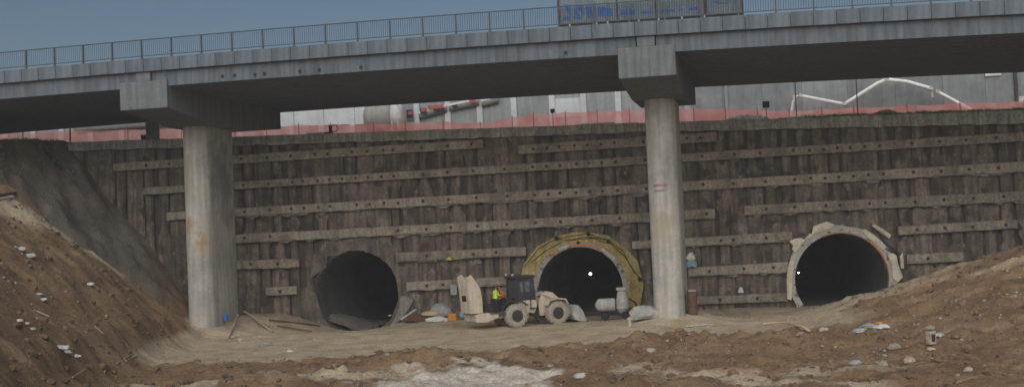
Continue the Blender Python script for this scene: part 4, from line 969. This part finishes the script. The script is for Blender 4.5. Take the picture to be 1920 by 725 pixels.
# front frame, lift arms, bucket
G().box(1.45, 2.3, -.3, .3, .6, 1.15).build('articulation', M['darkmetal'], ldr)
for y in (-.5, .5):
    g = G(); g.prism([(2.05, .62), (1.95, 1.55), (2.25, 2.15), (2.75, 2.25), (3.15, 1.75), (3.75, 1.05), (3.75, .62)], y - .06, y + .06, 'y'); g.build('front_plate', B, ldr, bevel=.02)
    g = G(); g.prism([(2.25, 2.05), (2.45, 2.30), (3.0, 2.18), (3.9, 1.35), (4.35, .72), (4.25, .42), (4.05, .45), (3.65, 1.05), (2.85, 1.80)], y * 1.32 - .07, y * 1.32 + .07, 'y'); g.build('lift_arm', B, ldr, bevel=.02)
    G().tube([(2.45, y * .9, .95), (3.45, y * .9, 1.2)], .08, 10).build('lift_cylinder', M['steel'], ldr)
G().box(2.06, 3.74, -.43, .43, .64, 1.0).build('front_frame', B, ldr, bevel=.03)
G().tube([(2.5, 0, 2.0), (3.6, 0, 1.55)], .09, 10).build('tilt_cylinder', M['steel'], ldr)
G().prism([(3.5, 1.75), (3.68, 1.78), (4.1, .95), (3.95, .85)], -.09, .09, 'y').build('tilt_lever', B, ldr, bevel=.02)
for y in (-1.02, 1.02):
    g = G(); g.prism([(2.25, 1.35), (2.45, 1.72), (3.1, 1.82), (3.75, 1.72), (3.95, 1.35), (3.88, 1.33), (3.70, 1.64), (3.1, 1.73), (2.5, 1.63), (2.33, 1.33)], y - .26, y + .26, 'y'); g.build('fender', B, ldr)
bp = [(5.25, .06), (4.75, .08), (4.35, .22), (4.20, .55), (4.28, .95), (4.62, 1.22), (4.66, 1.16), (4.36, .90), (4.28, .56), (4.41, .28), (4.78, .15), (5.25, .10)]
G().prism(bp, -1.38, 1.38, 'y').build('bucket', M['dustywhite'], ldr)
for k_ in range(7): G().prism([(5.2, .05), (5.45, .04), (5.2, .14)], -1.25 + k_ * .41 - .06, -1.25 + k_ * .41 + .06, 'y').build('bucket_tooth', M['steel'], ldr)
for y in (-.79, .79):
    for x in (.12, .85): G().box(x - .012, x + .012, y - .004, y + .004, .95, 1.72).build('door_seam', M['black'], ldr)
    G().box(.9, 1.05, y - .02, y + .02, 1.45, 1.49).build('door_handle', M['black'], ldr)
for y in (-1.36, 1.36): G().prism([(5.25, .07), (4.75, .09), (4.36, .22), (4.21, .55), (4.29, .95), (4.62, 1.21), (4.95, .8)], y - .025, y + .025, 'y').build('bucket_side', M['dustywhite'], ldr)
LM = Matrix.Translation((p.x, p.y + .9, zl)) @ Matrix.Rotation(LH, 4, 'Z')

# ------------------------------------------------------------------ people
def person(loc, face, pose, mats, label, helmet):
    J, R_ = pose
    names_ = list(J); idx = {n: i for i, n in enumerate(names_)}
    E_ = [('pelvis', 'waist'), ('waist', 'chest'), ('chest', 'neck'), ('neck', 'head'), ('head', 'crown'), ('chest', 'shl'), ('shl', 'ell'), ('ell', 'wrl'), ('wrl', 'hal'), ('chest', 'shr'), ('shr', 'elr'), ('elr', 'wrr'), ('wrr', 'har'),
          ('pelvis', 'hil'), ('hil', 'knl'), ('knl', 'anl'), ('anl', 'tol'), ('pelvis', 'hir'), ('hir', 'knr'), ('knr', 'anr'), ('anr', 'tor')]
    me = bpy.data.meshes.new('person_rig'); me.from_pydata([J[n] for n in names_], [(idx[a], idx[b]) for a, b in E_], []); me.update()
    o = bpy.data.objects.new('person_tmp', me); COL.objects.link(o)
    sk = o.modifiers.new('skin', 'SKIN'); sk.use_smooth_shade = True
    for i, n in enumerate(names_):
        v = me.skin_vertices[0].data[i]; v.radius = R_[n] if isinstance(R_[n], tuple) else (R_[n], R_[n]); v.use_root = (n == 'pelvis')
    sb = o.modifiers.new('sub', 'SUBSURF'); sb.levels = 2; sb.render_levels = 2
    dg = bpy.context.evaluated_depsgraph_get(); m2 = bpy.data.meshes.new_from_object(o.evaluated_get(dg)); bpy.data.objects.remove(o)
    m2.materials.clear()
    for m_ in mats: m2.materials.append(m_)       # top, trousers, skin, boots
    hw_ = [Vector(J['har']), Vector(J['hal'])]
    for pl in m2.polygons:
        c = pl.center; pl.use_smooth = True
        if c.z < .13: k = 3
        elif min((c - h).length for h in hw_) < .10 or c.z > J['neck'][2] + .01 and abs(c.x - J['head'][0]) < .2 and abs(c.y - J['head'][1]) < .2: k = 2
        elif c.z < J['pelvis'][2] + .02 and abs(c.y) < .32: k = 1
        else: k = 0
        pl.material_index = k
    root = tag(empty('person', loc, face), label, 'person')
    b = bpy.data.objects.new('body', m2); COL.objects.link(b); b.parent = root
    hd = Vector(J['head']); fw = Vector((1, 0, 0))
    g = G(); g.tube([hd + Vector((.09, 0, .0)), hd + Vector((.125, 0, -.03))], [.012, .02], 6); g.build('nose', M['skin'], b)
    for sg in (-1, 1):
        G().lathe([(.0, -.012), (.014, 0), (0, .012)], hd + Vector((.098, sg * .035, .02)), 'z', 8).build('eye', M['black'], b)
        G().lathe([(.0, -.03), (.022, 0), (0, .03)], hd + Vector((-.01, sg * .093, 0)), 'z', 8).build('ear', M['skin'], b)
    G().box(hd.x + .09, hd.x + .10, hd.y - .025, hd.y + .025, hd.z - .065, hd.z - .055).build('mouth', M['rust'], b)
    g = G(); g.lathe([(.155, .03), (.150, .04), (.135, .05), (.13, .09), (.10, .15), (.05, .18), (0, .19)], hd + Vector((0, 0, .02)), 'z', 20); g.box(hd.x + .10, hd.x + .20, hd.y - .09, hd.y + .09, hd.z + .045, hd.z + .06); g.build('helmet', helmet, root, smooth=True)
    # hands: palm with five short finger chains
    for side in ('l', 'r'):
        w_, h_ = Vector(J['wr' + side]), Vector(J['ha' + side]); d = (h_ - w_).normalized(); a = d.cross(Vector((0, 0, 1)));  a = a.normalized() if a.length > .1 else Vector((0, 1, 0)); n_ = a.cross(d)
        g = G()
        for q, L_ in zip((-1.5, -.5, .5, 1.5), (.06, .075, .08, .065)):
            st = h_ + a * q * .02; g.tube([st, st + d * L_ * .6 - n_ * .012, st + d * L_ - n_ * .04], [.011, .010, .008], 6)
        st = w_ + d * .03 + a * .035; g.tube([st, st + d * .03 + a * .025, st + d * .06 + a * .025 - n_ * .02], [.012, .011, .009], 6)
        g.build('fingers', M['skin'], b)
    return root
RAD = dict(pelvis=(.17, .13), waist=(.16, .12), chest=(.19, .13), neck=.062, head=.098, crown=.085, shl=.085, ell=.062, wrl=.042, hal=.045, shr=.085, elr=.062, wrr=.042, har=.045, hil=.115, knl=.075, anl=.052, tol=.045, hir=.115, knr=.075, anr=.052, tor=.045)
def stand(bend=0.0, reach=0.35, h=1.0):
    """x forward, y left; bend leans the trunk forward"""
    s_b, c_b = math.sin(bend), math.cos(bend); pz = .93 * h
    def T(u, y, w): return (u * c_b + w * s_b, y, pz + w * c_b - u * s_b)
    J = dict(pelvis=(0, 0, pz), waist=T(.0, 0, .18), chest=T(.01, 0, .42), neck=T(.02, 0, .56), head=T(.05, 0, .68), crown=T(.05, 0, .76), shl=T(0, .20, .47), ell=T(.12, .26, .22), wrl=T(.12 + reach, .18, .20), hal=T(.20 + reach, .16, .20), shr=T(0, -.20, .47), elr=T(.14, -.27, .22), wrr=T(.14 + reach, -.2, .26), har=T(.22 + reach, -.17, .27),
             hil=(0, .10, pz - .08), knl=(.05, .11, .50), anl=(0, .12, .085), tol=(.14, .13, .05), hir=(0, -.10, pz - .08), knr=(.03, -.12, .50), anr=(-.05, -.13, .085), tor=(.09, -.14, .05))
    return J, RAD
pA = LM @ Vector((-1.50, -1.0, 0)); pB = LM @ Vector((-.72, -.62, 0))
G_ = G(); G_.box(-1.95, -.80, -1.2, -.56, 1.02, 1.08); G_.build('service_step', M['steel'], ldr)
person((pA.x, pA.y, zl + 1.09), LH + math.radians(15), stand(.12, .25), [M['hivis'], M['navy'], M['skin'], M['black']], 'worker in yellow-green vest standing beside the open loader hood', M['darkmetal'])
person((pB.x - .05, pB.y - .12, zl + 1.09), LH + math.radians(-155), stand(.45, .22), [M['orangecloth'], M['navy'], M['skin'], M['black']], 'worker in orange-red top bending over the loader engine', M['orangecloth'])

# ------------------------------------------------------------------ sprayed-concrete machine beside the middle tunnel
p = ghit(1168, 598); mx = tag(empty('spraying_machine', (p.x, p.y + .3, p.z), -WA.a), 'white drum and hopper machine beside the yellow-collared tunnel', 'machine')
u = FPX / (p.y + .3)
def mpx(x, y): return ((x - 1168) / u, (598 - y) / u)
g = G(); x0, x1 = mpx(1124, 0)[0], mpx(1156, 0)[0]; zc = mpx(0, 571)[1]; r = .46
g.lathe([(.12, x0 - .22), (.30, x0 - .12), (r * .92, x0), (r, x0 + .1), (r, x1 - .1), (r * .9, x1)], (0, 0, zc), 'x', 24); g.build('drum', M['dustywhite'], mx, smooth=False)
g = G(); g.lathe([(.16, .05), (.20, .35), (.46, .75), (.46, 1.2), (.34, 1.85), (.30, 1.88), (.30, 2.0)], (.05, 0, .0), 'z', 20); g.build('hopper', M['dustywhite'], mx)
g = G(); g.lathe([(.42, 2.0), (.42, 2.14), (.36, 2.2), (0, 2.22)], (.05, 0, 0), 'z', 20); g.build('hopper_cap', M['dustywhite'], mx)
g = G(); g.box(-1.9, .6, -.35, -.22, .28, .42); g.box(-1.9, .6, .22, .35, .28, .42); g.box(-1.6, -1.45, -.35, .35, .3, .55); g.tube([(-1.9, 0, .35), (-3.0, 0, .30)], .07, 8); g.build('chassis', M['black'], mx)
for x in (-1.2, .2):
    for y in (-.42, .42): G().lathe([(.0, -.08), (.26, -.08), (.28, 0), (.26, .08), (0, .08)], (x, y, .26), 'y', 18).build('wheel', M['black'], mx)
G().tube([(.5, -.1, 1.4), (.95, -.1, 1.1), (1.15, -.1, .4), (1.5, -.2, .05)], .06, 8).build('hose', M['black'], mx)
# rod leaning on the yellow membrane
def blob(name, px, py, size, m, label, cat, seed=1, flat=.6, crumple=.35, off=(0, 0, 0), group=None, at=None):
    p = Vector(at) if at is not None else ghit(px, py); bm = bmesh.new(); bmesh.ops.create_icosphere(bm, subdivisions=3, radius=1.0)
    V = np.array([v.co[:] for v in bm.verts]); k = 1 + crumple * fbm(V[:, 0] * 1.6 + seed * 7, V[:, 1] * 1.6, V[:, 2] * 1.6, seed, 4)
    V = V * k[:, None] * np.array([size[0], size[1], size[2]]); V[:, 2] = np.maximum(V[:, 2], -size[2] * .35); g = G(); g.v = list(map(tuple, V.tolist())); g.f = [tuple(v.index for v in f.verts) for f in bm.faces]; g.mi = [0] * len(g.f); bm.free()
    o = g.build(name, m, smooth=False); o.location = (p.x + off[0], p.y + off[1], p.z + size[2] * .3 + off[2]); return tag(o, label, cat, group)
blob('tarpaulin', 1215, 596, (1.05, .7, .62), M['tarp'], 'crumpled grey tarpaulin heap against the foot of the right pier', 'tarpaulin', 3, crumple=.55)
blob('tarpaulin', 1250, 590, (.75, .5, .45), M['dustywhite'], 'pale dusty sheet bundled in front of the right pier base', 'tarpaulin', 5, crumple=.5)
blob('plastic_scrap', 1259, 577, (.22, .15, .1), M['plastic_white'], 'bright white plastic scrap lying on the bundled sheet', 'litter', 6, off=(0, -.35, .35))
# rusty drum right of the pier
p = ghit(1299, 589); o = tag(empty('oil_drum', (p.x, p.y, p.z)), 'rusty brown drum standing right of the right pier', 'drum')
g = G(); g.lathe([(.33, 0), (.35, .02), (.33, .05), (.33, .5), (.35, .53), (.33, .56), (.33, 1.0), (.35, 1.03), (.33, 1.06), (.33, 1.45), (.35, 1.48), (.31, 1.47), (.30, 1.44)], (0, 0, 0), 'z', 24); g.build('shell', M['rust'], o)
G().box(-.25, .25, -.22, .22, 1.40, 1.56).build('lid_debris', M['tarp'], o)
g = G(); g.box(-.78, -.38, -.1, .15, 0, 1.3); o2 = tag(g.build('steel_plate', M['black']), 'narrow black plate standing between the pier and the rusty drum', 'plate'); o2.location = p
# bag hanging on the wall right of the pier
s, z = WA.hit(1297, 500, -.75); o = tag(empty('hanging_bag', WA.w(s, -.8, z), -WA.a), 'white and blue bag hanging on the wall right of the right pier', 'bag')
rows = []
for i in range(10):
    f = i / 9; rows.append([((.34 + .05 * math.sin(f * 5)) * math.cos(a) * (1 - .12 * f * f), .16 * math.sin(a), f * .62 + .05 * math.sin(a * 3)) for a in np.linspace(0, 2 * math.pi, 14, endpoint=False)])
g = G(); g.sheet(np.array(rows), wrap=True); g.add(rows[0], [tuple(range(14))]); g.build('lower_sack', M['paleblue'], o, smooth=True)
rows = [[((x * .92 - .05) * (1 - .35 * (i / 9) ** 2) + .05 * math.sin(i * 1.7), y * 1.05, z_ * .75 + .56) for x, y, z_ in r] for i, r in enumerate(rows)]
g = G(); g.sheet(np.array(rows), wrap=True); g.add(rows[-1], [tuple(range(14))]); g.build('upper_sack', M['plastic_white'], o, smooth=True)
g = G(); g.box(-.22, .18, -.19, -.165, .50, .62); g.build('yellow_band', M['yellowplastic'], o)
G().tube([(0, 0, 1.0), (.05, .3, 1.45)], .02, 6).build('strap', M['black'], o)
# small things on the beams of the wall
def on_wall(name, px, py, t, label, cat): s, z = WA.hit(px, py, t); return tag(empty(name, WA.w(s, t, z), -WA.a), label, cat)
o = on_wall('helmet', 843, 487, -.36, 'yellow safety helmet lying on a wall beam left of the loader', 'helmet')
g = G(); g.lathe([(.27, 0), (.26, .03), (.22, .05), (.21, .14), (.16, .25), (.08, .30), (0, .31)], (0, 0, 0), 'z', 20); g.build('shell', M['yellowplastic'], o, smooth=True); G().box(-.34, -.2, -.12, .12, .03, .055).build('peak', M['yellowplastic'], o)
o = on_wall('cement_sack', 851, 552, -.75, 'grey sack propped against the wall left of the loader hood', 'sack')
g = G(); rows = [[((.27 - .05 * abs(f - .5)) * math.cos(a), .12 * math.sin(a), f * .72) for a in np.linspace(0, 2 * math.pi, 12, endpoint=False)] for f in np.linspace(0, 1, 7)]; g.sheet(np.array(rows), wrap=True); g.add(rows[0], [tuple(range(12))]); g.add(rows[-1], [tuple(range(12))]); g.build('sack', M['tarp'], o, smooth=False)
o = on_wall('paper_bag', 1389, 548, -.36, 'small white paper bag sitting on the lowest right beam', 'bag')
g = G(); g.prism([(-.2, 0), (.2, 0), (.13, .36), (-.08, .42)], -.12, .1, 'y'); g.build('bag', M['plastic_white'], o)
o = on_wall('cloth_scrap', 236, 384, -2.2, 'pale scrap of cloth caught on the grey bank left of the pier', 'cloth')
p_ = ghit(236, 376); o.location = p_; o.rotation_euler = (0, 0, 0)
g = G(); g.sheet(np.array([[(i * .08 - .3, -.1 - .05 * math.sin(i + j), j * .09 + .05 * math.sin(i * 1.3)) for j in range(7)] for i in range(8)])); ob = g.build('cloth', M['dustywhite'], o); ob.modifiers.new('solid', 'SOLIDIFY').thickness = .02

# ------------------------------------------------------------------ rubbish between the left and middle tunnels
blob('tarpaulin', 826, 597, (.85, .6, .75), M['tarp'], 'domed grey sheet over rubbish left of the loader', 'tarpaulin', 11, crumple=.15, off=(0, .8, .15))
blob('plastic_sheet', 822, 602, (.95, .5, .26), M['plastic_white'], 'white plastic sheet spread under the domed grey sheet', 'litter', 12, crumple=.6)
blob('sack', 808, 596, (.75, .4, .26), M['pipe'], 'tan sack lying on the white plastic sheet', 'sack', 13, crumple=.4, off=(0, .3, .2))
p = ghit(848, 601); o = tag(empty('jerrycan', (p.x, p.y, p.z), .2), 'orange plastic canister standing left of the loader', 'canister')
G().box(-.30, .30, -.2, .2, 0, .55).build('can', M['orangeplastic'], o, bevel=.07); G().lathe([(.06, .54), (.06, .62)], (.15, 0, 0), 'z', 10).build('cap', M['black'], o); G().tube([(-.2, 0, .53), (-.17, 0, .63), (.03, 0, .63), (.06, 0, .54)], .03, 6).build('handle', M['orangeplastic'], o)
p = ghit(868, 600); o = tag(empty('plastic_barrel', (p.x, p.y + .5, p.z + .1)), 'pale blue plastic barrel lying beside the orange canister', 'barrel')
g = G(); g.lathe([(.0, -.35), (.2, -.35), (.27, -.28), (.28, 0), (.27, .28), (.2, .35), (0, .35)], (0, 0, .27), 'y', 18); g.build('shell', M['paleblue'], o, smooth=True); G().lathe([(.06, -.39), (.06, -.34)], (.1, 0, .35), 'y', 10).build('bung', M['black'], o)
blob('plastic_sheet', 893, 603, (.55, .3, .12), M['dustywhite'], 'flattened dusty sheet on the ground below the open hood', 'litter', 15, crumple=.6)
blob('scrap_heap', 786, 601, (1.0, .5, .32), M['rust'], 'reddish scrap heap between the left tunnel and the tarpaulin', 'scrap', 16, crumple=.6)
def stick(name, a, b, r, m, label, cat, lift=(.05, .05), n=8, sag=0.0):
    A_, B_ = ghit(*a), ghit(*b); A_.z += lift[0]; B_.z += lift[1]; pts = []
    for i in range(n + 1):
        f = i / n; q = A_.lerp(B_, f); pts.append(q - A_ + Vector((0, 0, sag * math.sin(f * math.pi))))
    g = G(); g.tube(pts, r, 7); o = g.build(name, m); o.location = A_; return tag(o, label, cat)
stick('pipe', (752, 601), (781, 588), .09, M['dustywhite'], 'pale pipe lying beside the right edge of the left tunnel', 'pipe', (.1, .35))
stick('pipe', (758, 604), (783, 596), .09, M['steel'], 'grey pipe lying below the pale one beside the left tunnel', 'pipe', (.08, .15))
stick('pipe', (727, 563), (733, 572), .05, M['dustywhite'], 'short white pipe stub inside the right edge of the left tunnel', 'pipe', (.2, .2))
stick('plank', (472, 601), (511, 624), .09, M['wood'], 'pale plank slanting down right of the left pier', 'plank', (.35, .06))
stick('plank', (458, 594), (505, 615), .07, M['wood'], 'thin plank lying above the slanting plank near the left pier', 'plank', (.4, .15))
stick('plank', (447, 603), (428, 636), .07, M['wood'], 'leaning plank right in front of the left pier base', 'plank', (.5, .03))
stick('pipe', (505, 605), (600, 614), .06, M['rust'], 'long rusty pipe lying left of the left tunnel', 'pipe', (.15, .15))
stick('pipe', (520, 612), (585, 622), .05, M['rust'], 'shorter rusty pipe in front of the long one', 'pipe', (.06, .06))
loc = ghit(1181, 611)
o = tag(empty('stake', loc), 'short pale wooden stake standing in the track below the tarpaulin', 'stake'); g = G(); g.box(-.08, .08, -.05, .05, -.2, .55); g.build('post', M['pipe'], o); g = G(); g.box(-.16, .16, -.07, -.052, .40, .50); g.build('crosspiece', M['pipe'], o)
HP = [(1431, 615), (1445, 612), (1462, 611), (1480, 613), (1495, 618), (1508, 625), (1519, 633)]
P = [ghit(*q) + Vector((0, 0, .22)) for q in HP]; g = G(); g.tube([q - P[0] for q in P], .07, 8); o = g.build('hose', M['pipe'], smooth=True); o.location = P[0]; tag(o, 'curved pale hose lying on the soil below the right tunnel', 'hose')
HP = [(1286, 614), (1305, 612), (1325, 611), (1342, 612)]
P = [ghit(*q) + Vector((0, 0, .08)) for q in HP]; g = G(); g.tube([q - P[0] for q in P], .05, 8); o = g.build('hose', M['dustywhite'], smooth=True); o.location = P[0]; tag(o, 'short straight pale hose on the track right of the pier', 'hose')
p = ghit(424, 612); bs0, bt0 = BR.local(np.array(p.x), np.array(p.y))
sp = PIER = PIER_S[1]; q = BR.w(sp + .985, 8.2, 0); zb_ = H(q[0] + .2, q[1] - .2)
s_h, z_h = None, None
d = ray(424, 600); k_ = (q[1] - .25) / d[1]; pt = CAM + d * k_
o = tag(empty('blue_can', (pt[0], pt[1] - .1, pt[2])), 'bright blue plastic can at the foot of the left pier', 'can'); G().lathe([(.16, 0), (.17, .04), (.17, .38), (.10, .45), (.06, .47), (.06, .52)], (0, 0, 0), 'z', 16).build('can', M['blue'], o); G().tube([(.14, 0, .40), (.2, 0, .46), (.08, 0, .52)], .02, 6).build('handle', M['blue'], o)

# ------------------------------------------------------------------ single stones, scraps and twigs one can pick out on the heaps
LIT = [('plastic_scrap', 113, 656, .30, 'plastic_white', 'large white plastic scrap low on the left heap'), ('plastic_scrap', 126, 664, .22, 'plastic_white', 'white plastic scrap next to the large one low on the left heap'), ('plastic_scrap', 143, 671, .18, 'plastic_white', 'small white scrap at the lower right end of the litter trail'),
       ('plastic_scrap', 36, 603, .18, 'plastic_white', 'white scrap in the row of litter at the left edge'), ('plastic_scrap', 50, 611, .13, 'plastic_white', 'tiny white scrap in the middle of the left litter row'), ('plastic_scrap', 61, 619, .15, 'dustywhite', 'dull white scrap at the right end of the left litter row'),
       ('plastic_scrap', 168, 535, .22, 'plastic_white', 'white scrap high on the left heap near the sandy track'), ('plastic_scrap', 82, 566, .20, 'plastic_white', 'white scrap in the middle of the left heap'), ('plastic_scrap', 74, 556, .16, 'dustywhite', 'dull scrap just above the white one mid left heap'),
       ('plastic_scrap', 40, 471, .30, 'dustywhite', 'pale crumpled sheet high at the left edge'), ('plastic_scrap', 58, 484, .34, 'dustywhite', 'greyish torn sheet high on the left heap'), ('plastic_scrap', 543, 659, .16, 'plastic_white', 'lone white scrap on the track in front of the left tunnel'),
       ('stone', 1677, 655, .30, 'stone', 'pale triangular stone on the right heap'), ('stone', 1656, 685, .20, 'stone', 'rounded tan stone low on the right heap'), ('stone', 1705, 680, .28, 'stone', 'broad tan stone low on the right heap'), ('stone', 1745, 619, .26, 'stone', 'pale stone high in the middle of the right heap'),
       ('stone', 1816, 697, .18, 'stone', 'small round stone at the lower right'), ('stone', 1545, 620, .22, 'stone', 'upright pale stone right of the curved hose'), ('stone', 1500, 628, .20, 'stone', 'stone lying under the curved hose'), ('plastic_scrap', 1655, 617, .32, 'plastic_white', 'crumpled white sheet in the rubbish patch on the right heap'),
       ('plastic_scrap', 1612, 622, .28, 'dustywhite', 'dusty sheet left end of the rubbish patch on the right heap'), ('plastic_scrap', 1632, 616, .34, 'tarp', 'grey sheet in the middle of the rubbish patch on the right heap'), ('plastic_scrap', 1648, 607, .15, 'orangeplastic', 'tiny orange scrap in the rubbish patch on the right heap'), ('plastic_scrap', 1760, 632, .26, 'dustywhite', 'pale scrap beside the block on the right heap'),
       ('plastic_scrap', 1745, 659, .20, 'pipe', 'tan scrap below the block on the right heap'), ('stone', 1604, 684, .20, 'tarp', 'greyish stone low left on the right heap'), ('stone', 1221, 662, .30, 'stone', 'flat tan stone on the dark clods below the right pier'), ('stone', 1088, 709, .24, 'dustywhite', 'small white stone in the foreground right of the pale patch'),
       ('stone', 452, 640, .26, 'stone', 'rounded pale stone in front of the left pier'), ('stone', 438, 634, .22, 'stone', 'smaller pale stone beside the rounded one by the left pier'), ('plastic_scrap', 497, 647, .30, 'tarp', 'grey flattened scrap on the track left of the left tunnel')]
for k, (nm, px, py, sz, m_, lab) in enumerate(LIT):
    blob(nm, px, py, (sz * random.uniform(.9, 1.4), sz * .8, sz * (.5 if nm == 'plastic_scrap' else .7)), M[m_], lab, 'litter' if nm == 'plastic_scrap' else 'stone', 20 + k, crumple=.7 if nm == 'plastic_scrap' else .4)
p = ghit(1746, 645); o = tag(empty('concrete_block', p, .5), 'small hollow grey block standing on the right heap', 'block'); g = G(); g.box(-.2, .2, -.15, .15, 0, .62); g.build('block', M['stone'], o, bevel=.03); G().box(-.11, .11, -.165, -.15, .14, .48).build('recess', M['darkmetal'], o)
TW = [((196, 700), (204, 686)), ((220, 686), (240, 676)), ((240, 677), (258, 668)), ((136, 711), (160, 704)), ((178, 617), (194, 630)), ((70, 590), (92, 597)), ((168, 650), (176, 658)), ((206, 560), (214, 553))]
TL = ['short upright twig at the foot of the left heap', 'long bent twig low on the left heap', 'twig end pointing up to the track by the left heap', 'twig lying at the bottom left corner of the heap', 'slanting twig in the middle of the left heap', 'pale twig near the left litter row', 'small twig right of the large white scrap', 'small twig high on the left heap']
for (a, b), lab in zip(TW, TL): stick('twig', a, b, .035, M['pipe'], lab, 'twig', (.08, .10))
# rusty beams at the left edge of the bank
stick('steel_beam', (-10, 373), (30, 366), .10, M['rust'], 'rusty steel beam sticking out at the left edge of the bank', 'beam', (.1, .1))
stick('steel_beam', (-10, 381), (24, 374), .10, M['dustywhite'], 'pale beam lying under the rusty one at the left edge', 'beam', (.1, .1))

# ------------------------------------------------------------------ dusty air over the site
def haze_box():
    g = G(); g.box(-440, 440, -75, 620, -3.5, 24.0)
    m = bpy.data.materials.new('dusty_air'); m.use_nodes = True; N, L = m.node_tree.nodes, m.node_tree.links
    N.remove(N['Principled BSDF']); pv = N.new('ShaderNodeVolumePrincipled'); pv.inputs['Color'].default_value = (.92, .93, .95, 1); pv.inputs['Density'].default_value = .0010
    pv.inputs['Anisotropy'].default_value = .1
    L.new(pv.outputs[0], N['Material Output'].inputs['Volume'])
    tag(g.build('haze', m), kind='stuff')
haze_box()
